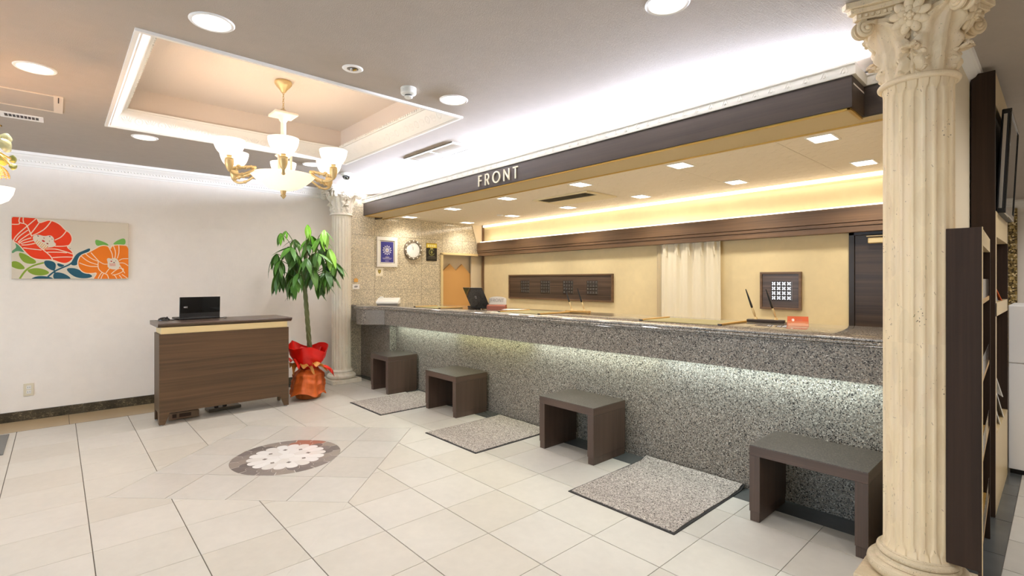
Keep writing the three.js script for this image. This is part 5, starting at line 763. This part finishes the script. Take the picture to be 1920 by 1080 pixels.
// ---------------------------------------------------------------- things on the granite wall
{
  const wallThing = (name, label, cat, x, y) => thing(name, label, cat, [x, y, WALLZ]);
  const f = wallThing('certificate_frame', 'cream framed blue certificate with a white ornament on the granite wall', 'frame', 3.945, 1.795);
  add('frame', [span(-0.168, 0.168, 0.17, 0.225, 0, 0.022, 0.004), span(-0.168, 0.168, -0.225, -0.17, 0, 0.022, 0.004), span(-0.168, -0.12, -0.17, 0.17, 0, 0.022, 0.004), span(0.12, 0.168, -0.17, 0.17, 0, 0.022, 0.004)], M.plaster, f);
  const cert = canvasTex(480, 680, (c, w, h) => {
    c.fillStyle = '#fbfaf4'; c.fillRect(0, 0, w, h); c.fillStyle = '#3a352f'; c.fillRect(6, 6, w - 12, h - 12); c.fillStyle = '#efe9da'; c.fillRect(20, 20, w - 40, h - 40); c.fillStyle = '#37368a'; c.fillRect(36, 36, w - 72, h - 72);
    c.translate(w / 2, h * 0.42); c.strokeStyle = '#eef0f4'; c.fillStyle = '#eef0f4';
    for (let k = 0; k < 12; k++) { c.save(); c.rotate((k / 12) * Math.PI * 2); c.lineWidth = 8; c.beginPath(); c.ellipse(0, -84, 20, 34, 0, 0, 7); c.stroke(); c.beginPath(); c.ellipse(0, -128, 13, 18, 0, 0, 7); c.fill(); c.lineWidth = 6; c.beginPath(); c.moveTo(0, 0); c.lineTo(0, -50); c.stroke(); c.beginPath(); c.arc(0, -40, 10, 0, 7); c.stroke(); c.restore(); }
    c.fillStyle = '#cdb57e'; c.beginPath(); c.arc(0, 0, 22, 0, 7); c.fill(); c.setTransform(1, 0, 0, 1, 0, 0);
    c.fillStyle = '#e9e4ee'; for (const [y, ww, hh] of [[480, 110, 16], [512, 290, 6], [530, 300, 6], [548, 250, 6], [600, 120, 12]]) for (let x = -ww / 2; x < ww / 2; x += 12) c.fillRect(w / 2 + x, y, 9, hh);
  });
  add('print', [new THREE.PlaneGeometry(0.246, 0.346).translate(0, 0, 0.011)], std(0xffffff, { map: cert, roughness: 0.4 }), f, { keep: true }); add('backing', [span(-0.125, 0.125, -0.175, 0.175, 0, 0.01, 0)], M.paper, f);
  const k = wallThing('wall_clock', 'round wall clock with a brown studded rim on the granite wall', 'clock', 4.388, 1.845); const rimM = phys(0x83796b, { roughness: 0.4, metalness: 0.3 });
  add('rim', [toCreasedNormals(lathe([[0.118, 0.0], [0.118, 0.024], [0.124, 0.032], [0.15, 0.03], [0.157, 0.018], [0.157, 0.0], [0.118, 0.0]], 56), 0.5).rotateX(Math.PI / 2)], rimM, k); add('dial', [cyl(0.118, 0.118, 0.016, 0, 0.008, 0, 48).rotateX(Math.PI / 2)], M.white, k);
  for (let i = 0; i < 12; i++) { const a = (i / 12) * 6.2832; add('stud', [ball(0.0125, 0.138 * Math.sin(a), 0.138 * Math.cos(a), 0.028, 10, 8)], M.plaster, k); add('hour_mark', [box(0.003, 0.012, 0.001, 0, 0.1, 0.0165, 0).rotateZ(-a)], M.steel, k); }
  add('hour_hand', [box(0.005, 0.055, 0.002, 0, 0.024, 0.018, 0).rotateZ(-0.12)], M.steel, k); add('minute_hand', [box(0.0035, 0.09, 0.002, 0, 0.04, 0.02, 0).rotateZ(-6.0)], M.steel, k);
  const poster = canvasTex(300, 430, (c, w, h) => {
    c.fillStyle = '#17140f'; c.fillRect(0, 0, w, h); c.fillStyle = '#b79312'; c.fillRect(0, 0, w, 118); c.fillStyle = '#e9d23a'; c.fillRect(8, 22, w - 16, 86); c.fillStyle = '#fff7c0'; c.font = 'bold 66px sans-serif'; c.textAlign = 'center'; for (let i = 0; i < 4; i++) { c.fillRect(34 + i * 60, 38, 48, 12); c.fillRect(34 + i * 60, 58, 48, 9); c.fillRect(34 + i * 60, 78, 48, 14); c.fillRect(52 + i * 60, 38, 11, 54); }
    c.fillStyle = '#f4ecb0'; c.fillRect(110, 124, 80, 14); c.strokeStyle = '#8c8a4c'; c.lineWidth = 9; c.beginPath(); c.arc(w / 2, 220, 62, 0.6, 5.7); c.stroke(); for (let k = 0; k < 14; k++) { const a = 0.5 + k * 0.38; c.beginPath(); c.ellipse(w / 2 + 76 * Math.cos(a), 220 + 76 * Math.sin(a), 9, 18, a, 0, 7); c.fillStyle = '#77793e'; c.fill(); } c.fillStyle = '#9a9650'; c.beginPath(); c.moveTo(w / 2, 172); c.lineTo(w / 2 + 34, 215); c.lineTo(w / 2, 268); c.lineTo(w / 2 - 34, 215); c.fill();
    c.strokeStyle = '#777264'; c.lineWidth = 5; for (let i = 0; i < 5; i++) { c.strokeRect(34 + i * 50, 340, 26, 34); } c.fillStyle = '#8d8676'; c.fillRect(60, 318, 180, 6);
  });
  const p = wallThing('award_poster', 'small black poster with a yellow heading and a wreath, right of the clock', 'poster', 4.738, 1.825); add('board', [box(0.2, 0.285, 0.006, 0, 0, 0.003, 0.001)], M.black, p); add('print', [new THREE.PlaneGeometry(0.2, 0.285).translate(0, 0, 0.0065)], std(0xffffff, { map: poster, roughness: 0.35 }), p, { keep: true });
  const card = canvasTex(200, 200, (c, w, h) => { c.fillStyle = '#f3ead4'; c.fillRect(0, 0, w, h); c.fillStyle = '#a8923a'; c.beginPath(); c.moveTo(58, 48); c.lineTo(142, 48); c.lineTo(138, 112); c.lineTo(100, 160); c.lineTo(62, 112); c.fill(); c.fillStyle = '#3b3a22'; c.beginPath(); c.moveTo(74, 62); c.lineTo(126, 62); c.lineTo(122, 106); c.lineTo(100, 138); c.lineTo(78, 106); c.fill(); c.fillStyle = '#d8c25a'; c.fillRect(92, 66, 16, 58); c.fillRect(78, 82, 44, 12); });
  const q = wallThing('shield_card', 'small white card with a gold shield under the blue certificate', 'card', 3.822, 1.498); add('card', [box(0.12, 0.12, 0.003, 0, 0, 0.0015, 0)], M.paper, q); add('print', [new THREE.PlaneGeometry(0.12, 0.12).translate(0, 0, 0.0035)], std(0xffffff, { map: card, roughness: 0.6 }), q, { keep: true });
  const t = wallThing('notice_card', 'small white card with a black mark on the granite wall beside the column', 'card', 3.455, 1.28); add('card', [box(0.105, 0.07, 0.003, 0, 0, 0.0015, 0)], M.paper, t); add('mark', [extrudeY([[-0.018, -0.012], [0.024, -0.012], [0.018, 0.012], [-0.024, 0.012]], 0, 0.001).rotateX(Math.PI / 2).translate(0, 0, 0.003)], M.black, t); add('mark_gap', [box(0.022, 0.008, 0.0012, 0, 0, 0.0042, 0)], M.paper, t);
  const u = wallThing('orange_tag', 'small faded orange tag above the white notice card', 'tag', 3.455, 1.375); add('tag', [extrudeZ([[-0.03, -0.03], [0.03, -0.03], [0.032, 0.012], [0.012, 0.02], [0.004, 0.034], [-0.01, 0.022], [-0.03, 0.016]], 0, 0.004)], std(0xd9a24e, { roughness: 0.6 }), u); add('pin', [ball(0.004, 0, 0.02, 0.005, 8, 6)], M.brass, u);
  const z = thing('zigzag_screen', 'tan screen with a double-peaked top standing in the niche', 'screen', [5.275, 0, -2.45]); add('board', [extrudeZ([[-0.315, 0.02], [0.315, 0.02], [0.315, 1.475], [0.135, 1.645], [0.01, 1.535], [-0.11, 1.645], [-0.315, 1.475]], -0.012, 0.012)], std(0xd9a765, { roughness: 0.6 }), z); add('foot', [span(-0.25, -0.21, 0, 0.02, -0.03, 0.06, 0.002), span(0.21, 0.25, 0, 0.02, -0.03, 0.06, 0.002)], M.trayWood, z);
}
// ---------------------------------------------------------------- things on the back wall
{
  const petal = (x, y, rx, ry, a) => { const p = new THREE.Path(); p.absellipse(x, y, rx, ry, 0, Math.PI * 2, false, a); return p; };
  const fret = (s, open) => { // a pierced square, four by four cells of leaf-shaped openings
    const sh = new THREE.Shape([[-s / 2, -s / 2], [s / 2, -s / 2], [s / 2, s / 2], [-s / 2, s / 2]].map(([x, y]) => new THREE.Vector2(x, y))), n = 4, c = s / n;
    for (let i = 0; i < n; i++) for (let j = 0; j < n; j++) { const X = -s / 2 + (i + 0.5) * c, Y = -s / 2 + (j + 0.5) * c; for (let k = 0; k < 4; k++) { const a = Math.PI / 4 + k * Math.PI / 2; sh.holes.push(petal(X + c * 0.275 * Math.cos(a), Y + c * 0.275 * Math.sin(a), c * 0.215 * open, c * 0.15 * open, a)); } }
    return new THREE.ExtrudeGeometry(sh, { depth: 0.006, bevelEnabled: false, curveSegments: 5 }).translate(0, 0, -0.003);
  };
  const panel = (label, z0, z1, y0, y1, cells, mats) => {
    const g = thing('lattice_panel', label, 'wall panel', [5.80, up((y0 + y1) / 2, 0), (z0 + z1) / 2], { turn: -Math.PI / 2 }), w = z1 - z0, h = y1 - y0, b = 0.022;
    add('frame', [span(-w / 2, w / 2, h / 2 - b, h / 2, 0, 0.034, 0.002), span(-w / 2, w / 2, -h / 2, -h / 2 + b, 0, 0.034, 0.002), span(-w / 2, -w / 2 + b, -h / 2 + b, h / 2 - b, 0, 0.034, 0.002), span(w / 2 - b, w / 2, -h / 2 + b, h / 2 - b, 0, 0.034, 0.002)], M.beamWood, g);
    add('board', [span(-w / 2 + b, w / 2 - b, -h / 2 + b, h / 2 - b, 0, 0.022, 0)], M.deskTop, g);
    for (const [z, y, s] of cells) { const t = add('lattice', [fret(s, mats[2])], mats[0], g, { at: [z, y, 0.0275] }); add('tile', [box(s, s, 0.002, 0, 0, -0.0042, 0)], mats[1], t); }
  };
  panel('long dark wall panel with four small lattice squares on the office back wall', -1.64, 0.443, 1.075, 1.46, [[-0.655, 0.005, 0.19], [-0.21, 0.005, 0.19], [0.25, 0.005, 0.19], [0.694, 0.005, 0.19]], [M.darkFrame, phys(0xe4dfd2, { roughness: 0.25 }), 0.85]);
  panel('single dark framed panel with one bright white lattice square, near the office door', 2.342, 2.738, 1.07, 1.458, [[0.012, 0.0, 0.195]], [M.darkFrame, std(0xffffff, { emissive: 0xf2f6ff, emissiveIntensity: 0.8 }), 1.0]);
  const cu = thing('curtain', 'cream curtain hanging in a doorway of the office back wall', 'curtain', [5.75, 0.3, 1.53]); const r = rng(12), ph = [r() * 6, r() * 6, r() * 6];
  add('cloth', [sheet(120, 24, (u, v) => { const z = lerp(-0.355, 0.41, u) * (1 - 0.02 * v), k = 0.6 + 0.4 * v; return [(0.016 * Math.sin(u * 34 + ph[0]) + 0.011 * Math.sin(u * 61 + ph[1]) + 0.008 * Math.sin(u * 17 + ph[2])) * k, lerp(0.0, 1.525, v), z]; }, 0.0015)], M.curtain, cu);
  const folds = []; for (let i = 0; i < 5; i++) folds.push(tube([[-0.006, 1.52, -0.27 + i * 0.15], [-0.022, 1.45, -0.268 + i * 0.15], [-0.012, 1.36, -0.262 + i * 0.15]], 0.008, 12, 7)); add('pleats', folds, M.curtain, cu);
  add('rail', [span(-0.012, 0.012, 1.522, 1.53, -0.42, 0.42, 0.002)], M.white, cu);
  const c2 = thing('side_curtain', 'narrow grey-cream curtain edge at the left of the wide curtain', 'curtain', [5.77, 0.3, 1.145]); add('cloth', [sheet(20, 10, (u, v) => [0.01 * Math.sin(u * 14), 1.52 * v, lerp(-0.03, 0.035, u)], 0.0015)], phys(0xd8c9a8, { roughness: 0.9, side: THREE.DoubleSide }), c2); add('hem', [box(0.006, 0.03, 0.066, 0, 0.016, 0.002, 0.001)], phys(0xcdbd9c, { roughness: 0.9 }), c2);
}
// ---------------------------------------------------------------- things on the counter
{
  const pr = thing('card_machine', 'low white desktop machine at the far end of the counter by the granite wall', 'machine', [3.74, topAt(-1.92), -1.92], { turn: -0.62 });
  add('body', [toCreasedNormals(extrudeX([[-0.16, 0.012], [0.15, 0.012], [0.16, 0.025], [0.155, 0.045], [0.02, 0.07], [-0.02, 0.085], [-0.14, 0.09], [-0.165, 0.078]], -0.15, 0.15), 0.5)], M.plastic, pr); add('foot', [span(-0.14, 0.14, 0, 0.013, -0.15, 0.14, 0.003)], M.steel, pr); add('handle', [box(0.05, 0.02, 0.06, -0.11, 0.098, -0.1, 0.008)], M.plastic, pr); add('slot', [box(0.004, 0.02, 0.2, -0.151, 0.035, 0.0, 0.001)], M.black, pr);
  const tray = (label, x0, x1, z0, z1, skew = 0) => {
    const t = thing('desk_pad', label, 'desk pad', [(x0 + x1) / 2, topAt((z0 + z1) / 2), (z0 + z1) / 2], { turn: skew, group: 'writing pads along the counter top' }), w = x1 - x0, d = z1 - z0; t.rotation.order = 'YXZ'; t.rotation.x = -TILT;
    add('pad', [span(-w / 2, w / 2, 0, 0.005, -d / 2, d / 2, 0.001)], M.greenBaize, t);
    for (const s of [-1, 1]) { add('end_rail', [span(-w / 2 - 0.004, w / 2 + 0.004, 0, 0.014, s * (d / 2 - 0.012) - 0.013, s * (d / 2 - 0.012) + 0.013, 0.004)], M.trayWood, t); add('corner_cap', [box(0.012, 0.012, 0.028, -w / 2 - 0.005, 0.006, s * (d / 2 - 0.012), 0.002)], M.darkFrame, t); }
  };
  tray('farthest writing pad on the counter, near the white machine', 3.56, 3.88, -0.93, -0.36);
  tray('middle writing pad on the counter, behind the small FRONT sign', 3.6, 4.02, 0.63, 1.22);
  tray('nearest writing pad on the counter, in front of the curtain', 3.63, 4.03, 2.28, 2.93);
  const stand = (label, x, z, len, wood, penLabel, turn) => {
    const y = topAt(z), s = thing('pen_stand', label, 'pen stand', [x, y, z], { turn, group: 'pen stands on the counter' });
    add('base', [span(-0.035, 0.035, 0, 0.022, -len / 2, len / 2, 0.004)], wood, s);
    for (const k of [-1, 1]) {
      const u = k * len * 0.27; add('socket', [toCreasedNormals(lathe([[0.001, 0], [0.014, 0.0], [0.012, 0.008], [0.008, 0.016], [0.001, 0.016]], 18), 0.5).translate(0, 0.022, u)], M.gold, s);
      const p = thing('desk_pen', `${k < 0 ? 'left' : 'right'} black and gold pen standing in the ${penLabel} pen stand`, 'pen', [x + u * Math.sin(turn), y + 0.03, z + u * Math.cos(turn)], { group: 'pens in the counter stands' }); p.rotation.set(-0.28, 0, 0.12);
      add('gold_sleeve', [toCreasedNormals(lathe([[0.001, 0], [0.004, 0.004], [0.0085, 0.03], [0.0075, 0.075], [0.0062, 0.078], [0.001, 0.078]], 16), 0.5)], M.gold, p); add('barrel', [lathe([[0.001, 0.078], [0.0072, 0.08], [0.0078, 0.1], [0.0058, 0.17], [0.0035, 0.222], [0.001, 0.225]], 16)], M.pen, p);
    }
  };
  stand('dark pen stand on the counter behind the open laptop', 3.97, -0.25, 0.17, M.darkFrame, 'farthest', 0.0);
  stand('light wooden pen stand in the middle of the counter, before the four-square panel', 4.08, 1.27, 0.25, M.trayWood, 'middle light wooden', 0.25);
  stand('dark brown pen stand nearest the orange card on the counter', 4.12, 3.03, 0.25, M.doorWood, 'nearest dark brown', 0.25);
  const lap = makeLaptop('laptop', 'black laptop with a round emblem, open on the granite counter', 0.33, 0.23, 0.258, 0.5, (lid, w, h) => {
    add('logo', [new THREE.TorusGeometry(0.015, 0.0022, 6, 24).translate(0, h * 0.52, 0.0062), box(0.003, 0.022, 0.001, -0.003, h * 0.53, 0.0064, 0).rotateZ(0), box(0.003, 0.018, 0.001, 0.005, h * 0.5, 0.0064, 0)], M.chrome, lid);
  });
  lap.position.set(3.87, topAt(-0.08), -0.02); lap.rotation.y = -Math.PI / 2 + 0.05; lap.rotation.order = 'YXZ';
  const y = topAt(0.2), s = thing('front_sign', 'small arched counter sign reading FRONT on a brown base', 'sign', [3.93, y, 0.22], { turn: -Math.PI / 2 + 0.5 }); const sp = []; for (let i = 0; i <= 14; i++) { const t = -1 + i / 7; sp.push([t * 0.105, 0.112 + 0.034 * Math.sqrt(Math.max(0, 1 - t * t * 0.95))]); }
  add('plate', [extrudeZ([[-0.105, 0.03], [0.105, 0.03], ...sp.reverse()], -0.006, 0.006).rotateX(-0.14)], std(0xc9c0ad, { roughness: 0.35, metalness: 0.2 }), s); add('base', [extrudeX([[-0.03, 0], [0.05, 0], [0.046, 0.04], [0.02, 0.055], [-0.02, 0.055]], -0.108, 0.108)], std(0x8c4a30, { roughness: 0.5 }), s);
  add('lettering', [word3('FRONT', 0.038, 0.002)], std(0x8b857b), s, { at: [0, 0.103, -0.0075 + 0.0] }).rotation.x = -0.14;
  tag(add('paper_sheet', [box(0.16, 0.0012, 0.24, 0, 0, 0, 0.0005).rotateY(0.5).translate(3.98, topAt(0.45) + 0.006, 0.45)], M.paper, scene), 'loose white sheet on the counter just right of the small FRONT sign', 'paper');
  const oc = canvasTex(340, 160, (c, w, h) => { const g = ['#e2683a', '#e58a5c', '#efb391']; c.fillStyle = g[0]; c.fillRect(0, 0, w, h * 0.52); c.fillStyle = g[1]; c.fillRect(0, h * 0.5, w, h * 0.25); c.fillStyle = g[2]; c.fillRect(0, h * 0.74, w, h * 0.26); c.fillStyle = '#fbeee6'; c.beginPath(); c.arc(88, 58, 23, 0, 7); c.fill(); c.fillStyle = '#d9765a'; for (let i = 0; i < 4; i++) c.fillRect(150 + i * 24, 48, 17, 20); c.fillStyle = '#f0c5ad'; for (let i = 0; i < 11; i++) c.fillRect(50 + i * 22, 112, 17, 5); });
  const o = thing('orange_card', 'orange tent card standing on the counter beside the near pen stand', 'card', [3.98, topAt(3.29), 3.29], { turn: -Math.PI / 2 + 0.42 }); add('card', [extrudeX([[0.03, 0], [0.032, 0], [0.002, 0.062], [-0.03, 0.001], [-0.032, 0.0], [0.0005, 0.064]], -0.062, 0.062, 0.2)], std(0xe07a50, { roughness: 0.5 }), o); add('print', [new THREE.PlaneGeometry(0.122, 0.066).rotateX(-0.44).translate(0, 0.0315, 0.0178)], std(0xffffff, { map: oc, roughness: 0.45 }), o, { keep: true });
}
// ---------------------------------------------------------------- shelves, screen and cabinet on the right
{
  const s = thing('low_bookshelf', 'lower dark brown leaflet shelf just behind the near column', 'shelf', [3.06, 0, 4.277], { turn: 0.043 }), W = 0.89, D = 0.112, H = 1.592;
  add('side_panel', [span(0, 0.022, 0.178, H, -0.112, 0, 0.0015), span(0, 0.022, 0, 0.177, -0.012, 0, 0.001)], M.shelfWood, s, { turn: 1 }); add('side_panel', [span(W - 0.022, W, 0, H, -D, 0, 0.0015)], M.shelfWood, s, { turn: 1 }); add('back_panel', [span(0.2, W - 0.022, 0.05, H, -D, -D + 0.01, 0)], M.shelfWood, s, { turn: 1 });
  add('top_rail', [span(0.0225, W - 0.0225, H - 0.07, H - 0.001, -0.1, -0.001, 0.001)], M.shelfFace, s); add('edge_trim', [span(-0.001, 0.0225, 0, H + 0.001, -0.0005, 0.002, 0.0005)], M.shelfFace, s);
  for (const y of [1.27, 0.93, 0.58, 0.22]) { const h = add('shelf', [span(0.023, W - 0.023, y, y + 0.022, -0.1, -0.004, 0.001)], M.trayWood, s); add('lip', [span(0.03, W - 0.03, y + 0.022, y + 0.11, -0.006, -0.004, 0.0005)], phys(0xffffff, { transmission: 1, thickness: 0, roughness: 0.04, ior: 1.45 }), h); }
  const t = thing('tall_shelf_unit', 'tall dark brown display unit with a cream front, behind the low shelf', 'shelf', [4.28, 0, 4.236]), TW = 0.98, TD = 0.105, TH = 2.59;
  add('side_panel', [span(0, 0.024, 0, TH, -TD, 0, 0.0015)], M.shelfWood, t, { turn: 1 }); add('side_panel', [span(TW - 0.024, TW, 0, TH, -TD, 0, 0.0015)], M.shelfWood, t, { turn: 1 }); add('back_panel', [span(0.024, TW - 0.024, 0, TH, -TD, -TD + 0.012, 0)], M.shelfWood, t);
  const band = (nm, y0, y1) => add(nm, [span(0.024, TW - 0.024, y0, y1, -0.09, -0.001, 0.001)], M.shelfFace, t);
  band('top_front', 2.40, TH); band('middle_rail', 1.63, 1.78); band('lower_rail', 1.16, 1.24); band('kick_front', 0.0, 0.46); add('screen_back', [span(0.024, TW - 0.024, 1.78, 2.40, -0.093, -0.02, 0)], M.black, t); add('front_stile', [span(0.024, 0.1, 0.46, 1.63, -0.09, -0.001, 0.001)], M.shelfFace, t);
  const leaf = (name, label, x, y, w, h, tilt, col, mark) => { const m = thing(name, label, 'leaflet', [x, y, 4.215], { group: 'leaflets in the display unit' }); m.rotation.order = 'YXZ'; m.rotation.set(tilt, 0.25, 0); add('sheet', [box(w, h, 0.004, 0, h / 2, 0, 0.0005)], col, m); if (mark) { const k = canvasTex(128, 180, (c, a, b) => { c.fillStyle = '#f4ede2'; c.fillRect(0, 0, a, b); c.fillStyle = '#e3602e'; c.fillRect(0, b * 0.25, a, b * 0.4); c.fillStyle = '#f7d9b8'; c.beginPath(); c.arc(a / 2, b * 0.45, 26, 0, 7); c.fill(); c.fillStyle = '#b88'; for (let i = 0; i < 5; i++) c.fillRect(16, b * 0.72 + i * 9, a - 32, 4); }); add('print', [new THREE.PlaneGeometry(w, h).translate(0, h / 2, 0.0025)], std(0xffffff, { map: k, roughness: 0.5 }), m, { keep: true }); } };
  const orange = std(0xe0672e, { roughness: 0.5 });
  leaf('leaflet', 'orange leaflet in the upper opening of the display unit', 4.78, 1.245, 0.2, 0.22, -0.35, orange, true); leaf('leaflet', 'grey-blue folder behind the orange leaflet in the upper opening', 4.62, 1.245, 0.1, 0.27, -0.2, std(0x8f949c, { roughness: 0.5 }));
  leaf('leaflet', 'orange and white leaflet in the lower opening of the display unit', 4.78, 0.64, 0.24, 0.33, -0.25, M.paper, true); leaf('leaflet', 'first white leaflet of the bottom row in the display unit', 4.55, 0.462, 0.12, 0.25, -0.2, M.paper); leaf('leaflet', 'second white leaflet of the bottom row in the display unit', 4.75, 0.462, 0.14, 0.26, -0.22, M.paper); leaf('leaflet', 'third white leaflet of the bottom row in the display unit', 5.0, 0.462, 0.16, 0.27, -0.22, M.paper);
  leaf('leaflet', 'orange leaflet propped on the rail under the wall television', 4.72, 1.781, 0.2, 0.1, -0.5, orange);
  const tv = thing('wall_television', 'black flat television mounted flat on the tall display unit, seen almost edge-on', 'television', [4.80, 2.085, 4.262]); tv.rotation.x = 0.045;
  add('cabinet', [span(-0.36, 0.36, -0.31, 0.31, -0.022, 0.016, 0.006)], M.black, tv); add('bezel', [span(-0.36, 0.36, 0.285, 0.31, 0.012, 0.022, 0.003), span(-0.36, 0.36, -0.31, -0.275, 0.012, 0.022, 0.003), span(-0.36, -0.335, -0.275, 0.285, 0.012, 0.022, 0.003), span(0.335, 0.36, -0.275, 0.285, 0.012, 0.022, 0.003)], M.gloss, tv); add('screen', [span(-0.335, 0.335, -0.275, 0.285, 0.012, 0.017, 0)], phys(0x05070a, { roughness: 0.04 }), tv); add('side_strip', [span(-0.3615, -0.36, -0.28, 0.28, -0.012, 0.004, 0.0005)], M.chrome, tv);
  const cab = thing('white_cabinet', 'white two-door cabinet beyond the shelves at the right edge', 'cabinet', [5.29, 0, 4.235]);
  add('body', [span(0.012, 0.6, 0.03, 1.195, 0, 0.7, 0.006)], M.white, cab); add('door', [span(0, 0.012, 0.79, 1.19, 0.003, 0.697, 0.002)], M.white, cab); add('door', [span(0, 0.012, 0.035, 0.782, 0.003, 0.697, 0.002)], M.white, cab); add('plinth', [span(0.02, 0.58, 0, 0.03, 0.01, 0.69, 0.001)], M.black, cab);
}

renderer.render(scene, camera);
